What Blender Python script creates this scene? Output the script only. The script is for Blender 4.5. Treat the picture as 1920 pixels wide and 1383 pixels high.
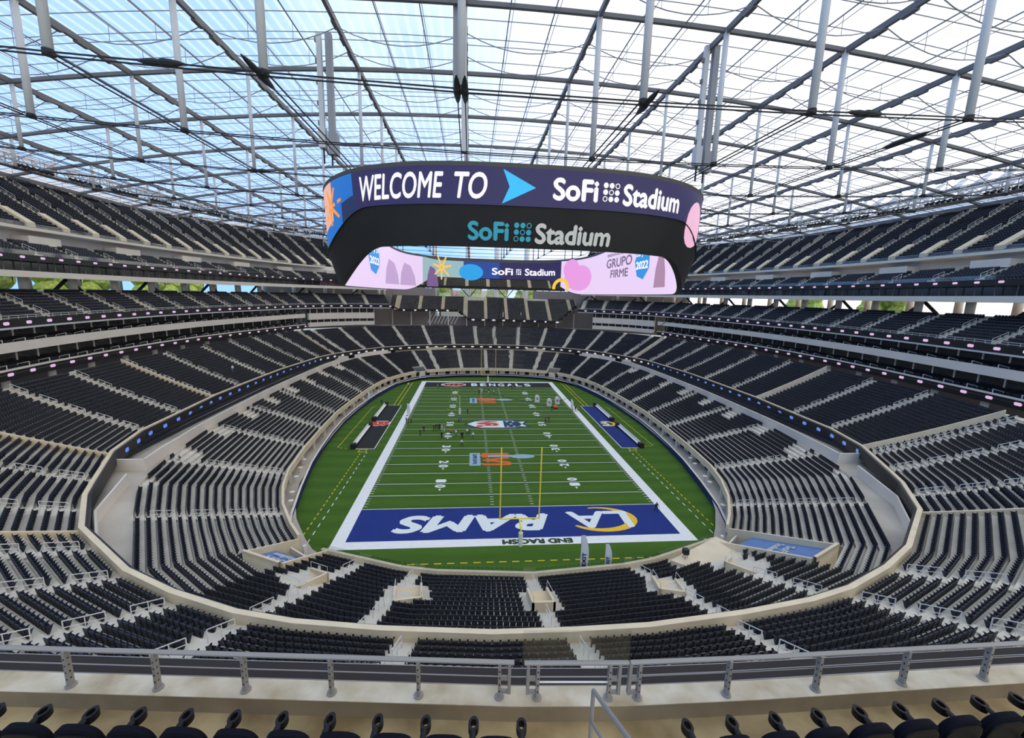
import bpy, math, random
import numpy as np
from mathutils import Vector, Matrix
random.seed(7); np.random.seed(7)
for o in list(bpy.data.objects): bpy.data.objects.remove(o)
scene = bpy.context.scene
COL = scene.collection
# ------------------------------------------------------------------ camera
CP = np.array((-7.3214, -110.4533, 34.5319)); YAW, PITCH, ROLL, FPX, PU, PV = -.0920, -.1726, .0264, 791.59, 952.94, 691.5
_c, _s = math.cos(YAW), math.sin(YAW)
_F = np.array([-_s*math.cos(PITCH), _c*math.cos(PITCH), math.sin(PITCH)]); _R = np.array([_c, _s, 0.]); _U = np.cross(_R, _F)
_R2 = _R*math.cos(ROLL)+_U*math.sin(ROLL); _U2 = -_R*math.sin(ROLL)+_U*math.cos(ROLL)
cam = bpy.data.cameras.new('camera'); camo = bpy.data.objects.new('camera', cam); COL.objects.link(camo)
cam.sensor_fit = 'HORIZONTAL'; cam.sensor_width = 36; cam.lens = FPX/1920*36
cam.shift_x = (960-PU)/1920; cam.shift_y = (PV-691.5)/1920
cam.clip_start = .1; cam.clip_end = 3000
M = Matrix(((_R2[0], _U2[0], -_F[0], CP[0]), (_R2[1], _U2[1], -_F[1], CP[1]), (_R2[2], _U2[2], -_F[2], CP[2]), (0, 0, 0, 1)))
camo.matrix_world = M
scene.camera = camo
def atz(u, v, z):
    d = _F+_R2*(u-PU)/FPX-_U2*(v-PV)/FPX
    return CP+d*(z-CP[2])/d[2]
def proj(P):
    d = np.asarray(P, float)-CP; w = d@_F
    return PU+FPX*(d@_R2)/w, PV-FPX*(d@_U2)/w, w
# ------------------------------------------------------------------ sky and exposure
scene.view_settings.view_transform = 'Standard'; scene.view_settings.look = 'None'
scene.view_settings.gamma = 1; scene.view_settings.use_curve_mapping = False
scene.view_settings.exposure = 0.26
scene.cycles.transparent_max_bounces = 12; scene.cycles.max_bounces = 7; scene.cycles.diffuse_bounces = 3; scene.cycles.glossy_bounces = 2; scene.cycles.transmission_bounces = 4
W = bpy.data.worlds.new('sky'); scene.world = W; W.use_nodes = True
nt = W.node_tree; nt.nodes.clear()
def N(t, **k):
    n = nt.nodes.new(t)
    for a, b in k.items(): setattr(n, a, b)
    return n
out = N('ShaderNodeOutputWorld'); bg = N('ShaderNodeBackground'); tc = N('ShaderNodeTexCoord')
noise = N('ShaderNodeTexNoise'); noise.inputs['Scale'].default_value = 2.2; noise.inputs['Detail'].default_value = 6; noise.inputs['Roughness'].default_value = .55
dot = N('ShaderNodeVectorMath', operation='DOT_PRODUCT'); dot.inputs[1].default_value = (.85, -.12, .05)
nt.links.new(tc.outputs['Generated'], dot.inputs[0]); nt.links.new(tc.outputs['Generated'], noise.inputs['Vector'])
m1 = N('ShaderNodeMath', operation='MULTIPLY_ADD'); m1.inputs[1].default_value = .9
nt.links.new(noise.outputs['Fac'], m1.inputs[0]); nt.links.new(dot.outputs['Value'], m1.inputs[2])
ramp = N('ShaderNodeValToRGB'); ramp.color_ramp.elements[0].position = .18; ramp.color_ramp.elements[1].position = .62
ramp.color_ramp.elements[0].color = (.27, .52, 1.0, 1); ramp.color_ramp.elements[1].color = (1.13, 1.10, 1.07, 1)
nt.links.new(m1.outputs[0], ramp.inputs[0]); nt.links.new(ramp.outputs[0], bg.inputs[0]); nt.links.new(bg.outputs[0], out.inputs[0])
bg.inputs[1].default_value = 1.25
# ------------------------------------------------------------------ materials
MATS = {}
def lin(c):
    return tuple(((x/255)/12.92 if x/255 <= .04045 else ((x/255+.055)/1.055)**2.4) for x in c)
def mat(name, rgb, rough=.6, var=0., scale=3., metal=0., bump=0., emit=0., rgb2=None, spec=.5):
    if name in MATS: return MATS[name]
    m = bpy.data.materials.new(name); m.use_nodes = True; t = m.node_tree; b = t.nodes['Principled BSDF']
    c = lin(rgb); b.inputs['Base Color'].default_value = (*c, 1); b.inputs['Roughness'].default_value = rough; b.inputs['Metallic'].default_value = metal
    b.inputs['Specular IOR Level'].default_value = spec
    if var or bump:
        x = t.nodes.new('ShaderNodeTexCoord'); n = t.nodes.new('ShaderNodeTexNoise'); n.inputs['Scale'].default_value = scale; n.inputs['Detail'].default_value = 5
        t.links.new(x.outputs['Object'], n.inputs['Vector'])
        if var:
            r = t.nodes.new('ShaderNodeMix'); r.data_type = 'RGBA'
            c2 = lin(rgb2) if rgb2 else tuple(q*(1-var) for q in c)
            mr = t.nodes.new('ShaderNodeMapRange'); mr.inputs[1].default_value = .35; mr.inputs[2].default_value = .68
            t.links.new(n.outputs['Fac'], mr.inputs[0]); t.links.new(mr.outputs[0], r.inputs[0])
            r.inputs[6].default_value = (*c, 1); r.inputs[7].default_value = (*c2, 1)
            t.links.new(r.outputs[2], b.inputs['Base Color'])
        if bump:
            bp = t.nodes.new('ShaderNodeBump'); bp.inputs['Strength'].default_value = bump; bp.inputs['Distance'].default_value = .05
            t.links.new(n.outputs['Fac'], bp.inputs['Height']); t.links.new(bp.outputs[0], b.inputs['Normal'])
    if emit:
        b.inputs['Emission Color'].default_value = (*c, 1); b.inputs['Emission Strength'].default_value = emit
        b.inputs['Base Color'].default_value = (.01, .01, .01, 1)
    MATS[name] = m; return m
def glow(name, rgb, e=1.0): return mat('screen_'+name, rgb, rough=.5, emit=e*.84)
concrete = mat('concrete_deck', (216, 208, 190), .85, .18, .35)
conc_floor = mat('concrete_floor', (198, 189, 172), .8, .2, .15, rgb2=(168, 160, 146))
beige = mat('beige_concrete', (228, 211, 178), .85, .12, .5)
tan = mat('tan_steps', (222, 200, 158), .85, .1, .8)
whitep = mat('white_panel', (234, 225, 211), .6, .06, .3)
offw = mat('pale_paint', (222, 214, 202), .6)
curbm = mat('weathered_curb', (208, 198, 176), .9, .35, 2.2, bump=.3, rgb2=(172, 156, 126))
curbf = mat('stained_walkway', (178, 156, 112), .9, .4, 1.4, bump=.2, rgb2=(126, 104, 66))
curbw = mat('darker_curb_face', (138, 122, 94), .9, .3, 1.6, bump=.2)  # curb face, mottled and darker than the curb top
black = mat('black_fascia', (24, 23, 24), .5)
dark = mat('shade_dark', (30, 30, 32), .8, .3, .4)  # near-black tone paints the shade of recesses and undersides
steel = mat('grey_steel', (120, 122, 124), .5, .1, 2)
steelw = mat('white_steel', (206, 208, 208), .5)
railm = mat('white_handrail', (222, 221, 216), .4)
galv = mat('galvanised_rail', (140, 136, 130), .5)
darksteel = mat('dark_beam', (104, 104, 106), .55)
cablem = mat('black_cable', (26, 28, 30), .6)
navy = mat('navy_seat_lit', (35, 39, 50), .5, spec=.4)  # tone raised to put in the light that distant seat backs catch
navyb = mat('near_black_seat', (21, 24, 34), .45, spec=.4)
navyf = mat('foreground_seat_plastic', (11, 12, 17), .5, spec=.3)
navyu = mat('foreground_seat_fabric', (11, 14, 25), .9, .3, 60, bump=.15, spec=.15)
bluepad = mat('blue_wall_pad', (22, 42, 96), .6)
tarp = mat('blue_tarp', (98, 130, 180), .7, .1, 1)
yellow = mat('goalpost_yellow', (255, 226, 74), .45)
white = mat('white_paint', (236, 236, 230), .7, .06, 1.5)
glassd = mat('dark_glass', (54, 58, 60), .12, .3, .3, spec=.8)
silver = mat('silver_facade', (188, 192, 196), .45, .25, .25)
shellm = mat('black_shell', (34, 34, 34), .55, .2, .25)
shellt = mat('shell_top', (96, 92, 88), .6)
purple = mat('grey_panel', (60, 56, 55), .9, .12, .8, spec=.1)
greyline = mat('pale_trim', (140, 138, 142), .5)
tree1 = mat('tree_green', (196, 210, 110), .9, .3, 1, rgb2=(128, 156, 66))
def clear_glass():
    m = bpy.data.materials.new('clear_glass'); m.use_nodes = True; t = m.node_tree; t.nodes.clear()
    o = t.nodes.new('ShaderNodeOutputMaterial'); a = t.nodes.new('ShaderNodeBsdfTransparent'); g = t.nodes.new('ShaderNodeBsdfGlossy'); x = t.nodes.new('ShaderNodeMixShader')
    a.inputs[0].default_value = (.93, .95, .95, 1); g.inputs['Roughness'].default_value = .05; x.inputs[0].default_value = .07
    t.links.new(a.outputs[0], x.inputs[1]); t.links.new(g.outputs[0], x.inputs[2]); t.links.new(x.outputs[0], o.inputs[0]); return m
glassc = clear_glass()
def etfe():
    m = bpy.data.materials.new('etfe_film'); m.use_nodes = True; t = m.node_tree; t.nodes.clear()
    o = t.nodes.new('ShaderNodeOutputMaterial'); a = t.nodes.new('ShaderNodeBsdfTransparent'); d = t.nodes.new('ShaderNodeBsdfTranslucent'); x = t.nodes.new('ShaderNodeMixShader')
    tc = t.nodes.new('ShaderNodeTexCoord'); w = t.nodes.new('ShaderNodeTexWave'); w.wave_type = 'BANDS'; w.bands_direction = 'X'
    w.inputs['Scale'].default_value = .21; w.inputs['Distortion'].default_value = .3; w.inputs['Detail Scale'].default_value = .6
    t.links.new(tc.outputs['Object'], w.inputs['Vector'])
    mr = t.nodes.new('ShaderNodeMapRange'); mr.inputs[1].default_value = .55; mr.inputs[2].default_value = 1.; mr.inputs[3].default_value = .25; mr.inputs[4].default_value = .6
    t.links.new(w.outputs['Fac'], mr.inputs[0]); t.links.new(mr.outputs[0], x.inputs[0])
    a.inputs[0].default_value = (.86, .88, .9, 1); d.inputs[0].default_value = (.9, .92, .95, 1)
    t.links.new(a.outputs[0], x.inputs[1]); t.links.new(d.outputs[0], x.inputs[2]); t.links.new(x.outputs[0], o.inputs[0]); return m
film = etfe()
def turf_mat():
    m = bpy.data.materials.new('turf'); m.use_nodes = True; t = m.node_tree; b = t.nodes['Principled BSDF']; b.inputs['Roughness'].default_value = .95; b.inputs['Specular IOR Level'].default_value = .15
    tc = t.nodes.new('ShaderNodeTexCoord'); n = t.nodes.new('ShaderNodeTexNoise'); n.inputs['Scale'].default_value = .35; n.inputs['Detail'].default_value = 7; n.inputs['Roughness'].default_value = .7
    mp = t.nodes.new('ShaderNodeMapping'); mp.inputs['Scale'].default_value = (.5, 2.2, 1)
    t.links.new(tc.outputs['Object'], mp.inputs[0]); t.links.new(mp.outputs[0], n.inputs['Vector'])
    w = t.nodes.new('ShaderNodeTexWave'); w.wave_type = 'BANDS'; w.bands_direction = 'Y'; w.inputs['Scale'].default_value = .0687; w.inputs['Distortion'].default_value = 0
    t.links.new(tc.outputs['Object'], w.inputs['Vector'])
    r = t.nodes.new('ShaderNodeMix'); r.data_type = 'RGBA'; r.inputs[6].default_value = (*lin((54, 82, 28)), 1); r.inputs[7].default_value = (*lin((75, 108, 37)), 1)
    ad = t.nodes.new('ShaderNodeMath'); ad.operation = 'MULTIPLY_ADD'; ad.inputs[1].default_value = .35
    t.links.new(w.outputs['Fac'], ad.inputs[0]); t.links.new(n.outputs['Fac'], ad.inputs[2]); t.links.new(ad.outputs[0], r.inputs[0]); t.links.new(r.outputs[2], b.inputs['Base Color'])
    return m
turf = turf_mat()
# ------------------------------------------------------------------ mesh helpers
def tag(o, label=None, cat=None, group=None, kind=None):
    if label: o['label'] = label
    if cat: o['category'] = cat
    if group: o['group'] = group
    if kind: o['kind'] = kind
    return o
def mesh_np(name, V, Q, m, smooth=False):
    V = np.asarray(V, np.float32); me = bpy.data.meshes.new(name)
    if isinstance(Q, np.ndarray):
        k = Q.shape[1]; n = len(Q)
        me.vertices.add(len(V)); me.vertices.foreach_set('co', V.ravel())
        me.loops.add(n*k); me.loops.foreach_set('vertex_index', Q.astype(np.int32).ravel())
        me.polygons.add(n); me.polygons.foreach_set('loop_start', np.arange(0, n*k, k, dtype=np.int32)); me.update(calc_edges=True)
    else:
        me.from_pydata(V.tolist(), [], Q); me.update()
    for x in (m if isinstance(m, (list, tuple)) else [m]): me.materials.append(x)
    if smooth: me.polygons.foreach_set('use_smooth', [True]*len(me.polygons))
    return me
def obj(name, me, parent=None, loc=None, rz=0):
    o = bpy.data.objects.new(name, me); COL.objects.link(o)
    if parent: o.parent = parent
    if loc is not None: o.location = loc
    if rz: o.rotation_euler = (0, 0, rz)
    return o
def empty(name, loc=(0, 0, 0), rz=0):
    o = bpy.data.objects.new(name, None); COL.objects.link(o); o.location = loc; o.rotation_euler = (0, 0, rz); o.empty_display_size = .2; return o
class MB:
    def __init__(s): s.v = []; s.f = []; s.mi = []
    def add(s, V, Fc, mi=0):
        b = len(s.v); s.v += [tuple(map(float, p)) for p in V]; s.f += [tuple(b+i for i in q) for q in Fc]; s.mi += [mi]*len(Fc); return s
    def box(s, x0, y0, z0, x1, y1, z1, mi=0):
        return s.add([(x0, y0, z0), (x1, y0, z0), (x1, y1, z0), (x0, y1, z0), (x0, y0, z1), (x1, y0, z1), (x1, y1, z1), (x0, y1, z1)],
                     [(3, 2, 1, 0), (4, 5, 6, 7), (0, 1, 5, 4), (1, 2, 6, 5), (2, 3, 7, 6), (3, 0, 4, 7)], mi)
    def bar(s, a, b, w, h=None, mi=0, n=4):
        a = Vector(a); b = Vector(b); d = (b-a)
        if d.length < 1e-6: return s
        d.normalize(); up = Vector((0, 0, 1)) if abs(d.z) < .95 else Vector((1, 0, 0))
        x = d.cross(up).normalized(); y = x.cross(d).normalized(); h = h or w
        V = []
        for p in (a, b):
            for k in range(n):
                t = 2*math.pi*(k+.5)/n; q = 1.41421 if n == 4 else 1
                V.append(p+x*math.cos(t)*w/2*q+y*math.sin(t)*h/2*q)
        Fc = [(k, (k+1) % n, n+(k+1) % n, n+k) for k in range(n)]+[tuple(range(n))[::-1], tuple(range(n, 2*n))]
        return s.add(V, Fc, mi)
    def tube(s, pts, r, n=8, mi=0):
        for a, b in zip(pts[:-1], pts[1:]): s.bar(a, b, 2*r, n=n, mi=mi)
        return s
    def strip(s, A, B, mi=0):
        n = len(A); return s.add(list(A)+list(B), [(i, i+1, n+i+1, n+i) for i in range(n-1)], mi)
    def prism(s, poly, z0, z1, mi=0):
        n = len(poly); return s.add([(p[0], p[1], z0) for p in poly]+[(p[0], p[1], z1) for p in poly], [tuple(range(n))[::-1], tuple(range(n, 2*n))]+[(i, (i+1) % n, n+(i+1) % n, n+i) for i in range(n)], mi)
    def mesh(s, name, m, smooth=False):
        me = mesh_np(name, s.v, s.f, m, smooth)
        if len(me.materials) > 1: me.polygons.foreach_set('material_index', s.mi)
        return me
    def build(s, name, m, parent=None, smooth=False, **k): return obj(name, s.mesh(name, m, smooth), parent, **k)
def struct(o): o['kind'] = 'structure'; return o
def flatpoly(name, pts, z, m, parent):
    return MB().add([(p[0], p[1], z) for p in pts], [tuple(range(len(pts)))]).build(name, m, parent)
LAYERS = 1
def text_geo(body, size=1., bold=0., shear=0., space=1.):
    cu = bpy.data.curves.new('t', 'FONT'); cu.body = body; cu.size = size; cu.shear = shear; cu.space_character = space
    cu.align_x = 'CENTER'; cu.align_y = 'CENTER'; cu.resolution_u = 4
    o = bpy.data.objects.new('t', cu); COL.objects.link(o); dg = bpy.context.evaluated_depsgraph_get(); me = bpy.data.meshes.new_from_object(o.evaluated_get(dg))
    V = np.array([v.co[:] for v in me.vertices]).reshape(-1, 3)[:, :2]; Fc = [tuple(p.vertices) for p in me.polygons]
    bpy.data.objects.remove(o); bpy.data.curves.remove(cu); bpy.data.meshes.remove(me)
    if bold > 0:   # heavier strokes: the outline laid over itself with small shifts
        V0, F0 = V, Fc; k = len(V0); V = np.vstack([V0+np.array(d)*bold*1.3 for d in ((0, 0), (1, 0), (-1, 0), (0, 1), (0, -1))]); Fc = [tuple(i+j*k for i in f) for j in range(5) for f in F0]
    global LAYERS
    LAYERS = 5 if bold > 0 else 1
    c = (V.max(0)+V.min(0))/2; return V-c, Fc, V.max(0)-V.min(0)
def fit(V, ext, w=None, h=None):
    V = V.copy()
    if w: V[:, 0] *= w/ext[0]
    if h: V[:, 1] *= h/ext[1]
    return V
def ground_text(name, body, x, y, w, h, ang, z, m, parent, bold=.03, shear=0.):
    V, Fc, e = text_geo(body, 1, bold, shear); V = fit(V, e, w, h); c, s = math.cos(ang), math.sin(ang)
    nl = max(1, len(V)//LAYERS); P = [(x+c*a-s*b, y+s*a+c*b, z+.0025*(i//nl)) for i, (a, b) in enumerate(V)]
    return obj(name, mesh_np(name, P, Fc, m), parent)
# ------------------------------------------------------------------ field
YD = .9144; FW = 53.333*YD/2; FL = 60*YD; BD = 1.83
wallq = [(40.3, 0), (39.9, 10), (39.0, 20), (37.9, 29), (35.8, 40), (33.7, 49), (31.9, 54), (29.4, 58.6), (25.6, 61.4), (15, 65.6), (10.9, 66.6), (0, 67.6)]
def loop4(q):
    "closed loop from a quadrant list that runs from (x,0) to (0,y): starts at the near centre, runs right, far, left"
    r = [(x, -y) for x, y in q[::-1]]+[(x, y) for x, y in q[1:]]
    l = [(-x, y) for x, y in q[::-1][1:]]+[(-x, -y) for x, y in q[1:-1]]
    return r+l
fieldloop = loop4(wallq)
floor = obj('floor', MB().add([(x*1.12, y*1.12, 0) for x, y in fieldloop], [tuple(range(len(fieldloop)))]).mesh('floor', turf)); struct(floor)
tag(floor, 'green artificial turf football field with white yard lines')
lines = MB(); ZL = .012
def rect(mb, x0, y0, x1, y1, z=ZL, mi=0): mb.add([(x0, y0, z), (x1, y0, z), (x1, y1, z), (x0, y1, z)], [(0, 1, 2, 3)], mi)
rect(lines, -FW-BD, -FL-BD, FW+BD, -FL); rect(lines, -FW-BD, FL, FW+BD, FL+BD); rect(lines, -FW-BD, -FL, -FW, FL); rect(lines, FW, -FL, FW+BD, FL)
for k in range(0, 21):
    y = (-50+5*k)*YD; rect(lines, -FW, y-.075, FW, y+.075, ZL+.004)
for k in range(1, 100):
    if k % 5 == 0: continue
    y = (-50+k)*YD
    for x in (-FW+.35, FW-.35, -3.05-.3, 3.05+.3): rect(lines, x-.3, y-.06, x+.3, y+.06, ZL+.004)
lines.build('yard_lines', white, floor)
ezb = mat('end_zone_blue', (14, 44, 122), .9, .12, .6); ezk = mat('end_zone_black', (22, 22, 22), .9, .1, .6)
flatpoly('end_zone_paint', [(-FW, -FL), (FW, -FL), (FW, -50*YD-.1), (-FW, -50*YD-.1)], .02, ezb, floor)
flatpoly('end_zone_paint', [(-FW, FL), (-FW, 50*YD+.1), (FW, 50*YD+.1), (FW, FL)], .02, ezk, floor)
paintw = mat('field_white', (226, 232, 226), .9); paintg = mat('field_green_text', (40, 66, 36), .9); gold = mat('field_gold', (238, 190, 40), .9); red = mat('field_red', (206, 66, 48), .9); orange = mat('field_orange', (226, 104, 40), .9); paleb = mat('field_pale_blue', (150, 178, 190), .9); fnavy = mat('field_navy', (24, 62, 92), .9)
YE = -FL+4.3
ground_text('end_zone_letters', 'RAMS', -6.6, YE, 24, 5.0, math.pi, .03, paintw, floor, .035, .25)
lt = ground_text('end_zone_letters', 'LA', 13.3, YE+.3, 10, 5.0, math.pi, .03, paintw, floor, .02, .0)
horn = []
for k in range(25):
    a = math.radians(-150+k*255/24); horn.append((13.8+4.9*math.cos(a)*1.15, YE+.4+3.7*math.sin(a)))
horn2 = []
for k in range(25):
    a = math.radians(-150+k*255/24); t = k/24; w = .25+.75*math.sin(math.pi*min(1, t*1.05))
    horn2.append((13.8+(4.9-1.5*w)*math.cos(a)*1.15+.15, YE+.4+(3.7-1.3*w)*math.sin(a)))
MB().strip([(x, y, .034) for x, y in horn], [(x, y, .034) for x, y in horn2]).build('end_zone_horn', gold, floor)
ground_text('border_lettering', 'END RACISM', 2.6, -FL-.95, 10.2, 1.25, math.pi, .02, paintg, floor, .05)
for i, ch in enumerate('BENGALS'):
    ground_text('end_zone_letters', ch, -5.5+i*3.45, FL-4.4, 2.5, 5.2, 0, .03, paintw, floor, .03)
MB().add([(-13.5+5.2*math.cos(a)*(1 if k % 2 else .82), FL-4.5+3.1*math.sin(a), .03) for k in range(20) for a in [2*math.pi*k/20]], [tuple(range(20))]).build('end_zone_tiger', paintw, floor)
MB().add([(-13.4+4.2*math.cos(a), FL-4.5+2.4*math.sin(a), .034) for k in range(20) for a in [2*math.pi*k/20]], [tuple(range(20))]).build('end_zone_tiger', red, floor)
tm = MB()
for k in range(4): rect(tm, -16.6+k*1.9, FL-6.4, -16.0+k*1.9, FL-3.1, .038)
tm.build('end_zone_tiger_stripes', ezk, floor)
for k in range(1, 10):
    n = (50-abs(50-10*k)); y = (-50+10*k)*YD; d0, d1 = str(n)[0], '0'
    for sx in (-1, 1):
        x = sx*(FW-11.9); ang = -math.pi/2 if sx < 0 else math.pi/2; dy = -sx*1.15
        ground_text('yard_numeral', d0, x, y+1.1*(1 if sx < 0 else -1), 1.3, 2.0, ang, .022, paintw, floor, .04)
        ground_text('yard_numeral', d1, x, y-1.1*(1 if sx < 0 else -1), 1.3, 2.0, ang, .022, paintw, floor, .04)
        if n != 50:
            dd = -1 if k < 5 else 1
            MB().add([(x-.25, y+dd*2.2, .022), (x+.25, y+dd*2.2, .022), (x, y+dd*3.0, .022)], [(0, 1, 2)] if dd > 0 else [(2, 1, 0)]).build('numeral_arrow', paintw, floor)
# shield at midfield (its foot points to the left touchline)
def poly_local(pts, ox, oy): return [(ox+a, oy+b) for a, b in pts]
sh = [(-8.6, 0), (-6.3, 2.6), (-4.5, 3.6), (5.6, 3.6), (6.4, 2.9), (7.2, 2.2), (9.2, 2.6), (8.0, 0), (9.2, -2.6), (7.2, -2.2), (6.4, -2.9), (5.6, -3.6), (-4.5, -3.6), (-6.3, -2.6)]
flatpoly('midfield_shield', poly_local(sh[::-1], -.2, -.2), .03, fnavy, floor)
flatpoly('midfield_shield', poly_local([(a*.9, b*.86) for a, b in sh[::-1]], -.2, -.2), .034, paintw, floor)
flatpoly('midfield_shield', poly_local([(2.2, -2.9), (5.2, -2.9), (6.4, -1.8), (7.2, 0), (6.4, 1.8), (5.2, 2.9), (2.2, 2.9)], -.2, -.2), .038, fnavy, floor)
ground_text('midfield_letters', 'NFL', -2.4, -.2, 5.2, 6.0, -math.pi/2, .038, red, floor, .05)
for a, b in ((3.2, 2), (4.9, 2), (3.2, -2), (4.9, -2), (4.2, 0)):
    MB().add([(-.2+a+(.55 if k % 2 else .25)*math.cos(2*math.pi*k/10), -.2+b+(.55 if k % 2 else .25)*math.sin(2*math.pi*k/10), .044) for k in range(10)], [tuple(range(10))]).build('midfield_star', paintw, floor)
for yc in (-25.0, 25.5):
    flatpoly('championship_logo_bar', [(-7.2, yc-3.5), (-4.9, yc-3.5), (-4.9, yc+3.5), (-7.2, yc+3.5)], .03, paleb, floor)
    ground_text('championship_numerals', 'LVI', -1.6, yc, 6.8, 6.2, -math.pi/2, .03, orange, floor, .035)
    MB().add([(4.3+2.7*math.cos(2*math.pi*k/20), yc+1.4+1.2*math.sin(2*math.pi*k/20), .034) for k in range(20)], [tuple(range(20))]).build('championship_trophy', paleb, floor)
    flatpoly('championship_trophy', [(-4.5, yc+1.0), (2, yc+1.2), (2, yc+1.9), (-4.5, yc+2.2)], .035, paleb, floor)
    ground_text('championship_words', 'SUPER BOWL', -6.05, yc, 5.6, .9, -math.pi/2, .035, fnavy, floor, .04)
dash = MB()
def dashed(a, b, on, off, w, mi):
    a = np.array(a); b = np.array(b); L = np.hypot(*(b-a)); d = (b-a)/L; n = np.array([-d[1], d[0]])*w/2; t = 0
    while t < L:
        e = min(t+on, L); p, q = a+d*t, a+d*e; dash.add([(*(p-n), .015), (*(q-n), .015), (*(q+n), .015), (*(p+n), .015)], [(0, 1, 2, 3)], mi); t += on+off
for s in (-1, 1):
    dashed((s*30.8, -57), (s*30.8, -20), .7, .7, .18, 0); dashed((s*29.5, -57), (s*29.5, -20.5), 1.0, 1.1, .14, 1)
    dashed((s*30.8, -19), (s*36.6, -17.5), .7, .5, .18, 0); dashed((s*36.6, -17.5), (s*36.6, 17.5), .9, .4, .18, 0)
    dashed((s*36.6, 17.5), (s*30.8, 19), .9, .3, .18, 0); dashed((s*30.8, 19), (s*30.8, 56), 3, .02, .2, 0); dashed((s*29.5, 19), (s*29.5, 56), 3, .02, .2, 0)
    for q in ((31.4, -20.4, 31.4, -18.8), (31.4, -18.8, 29.9, -18.8), (29.9, -18.8, 29.9, -20.4), (29.9, -20.4, 31.4, -20.4)): dashed((s*q[0], q[1]), (s*q[2], q[3]), 2, .01, .2, 0)
dashed((-27, -60.3), (26, -60.3), .95, .75, .2, 0)
dash.build('restraint_lines', [mat('field_yellow', (214, 190, 44), .9), paintw], floor)
# ------------------------------------------------------------------ tier builder
def norms(P, closed):
    P = np.asarray(P, float); n = len(P); out = np.zeros_like(P)
    for i in range(n):
        a = P[(i-1) % n] if closed or i > 0 else P[i]; b = P[(i+1) % n] if closed or i < n-1 else P[i]
        d = b-a; d /= np.hypot(*d); out[i] = (d[1], -d[0])
    return out
def offs(P, d, closed): return np.asarray(P, float)+norms(P, closed)*(np.asarray(d)[:, None] if np.ndim(d) else d)
def nearest_param(P, q, closed):
    P = np.asarray(P, float); best = (1e9, 0)
    n = len(P)
    for i in range(n if closed else n-1):
        a, b = P[i], P[(i+1) % n]; t = np.clip(np.dot(q-a, b-a)/np.dot(b-a, b-a), 0, 1); d = np.hypot(*(a+(b-a)*t-q))
        if d < best[0]: best = (d, i+t)
    return best[1]
def at(P, t):
    P = np.asarray(P, float); i = int(math.floor(t)); f = t-i; return P[i % len(P)]*(1-f)+P[(i+1) % len(P)]*f
_on = 'first second third fourth fifth sixth seventh eighth ninth tenth eleventh twelfth thirteenth fourteenth fifteenth sixteenth seventeenth eighteenth nineteenth twentieth'.split()
def ordw(i):
    if i < 20: return _on[i]
    t = ['twenty', 'thirty', 'forty', 'fifty', 'sixty'][(i+1)//10-2]; r = (i+1) % 10
    return t[:-1]+'ieth' if r == 0 else t+'-'+_on[r-1]
tbm_ = mat('catwalk_steel', (176, 174, 170), .5)
SEATS = []     # x, y, z, rz, tier
RAILS = []     # x, y, z, rz, tier
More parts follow.
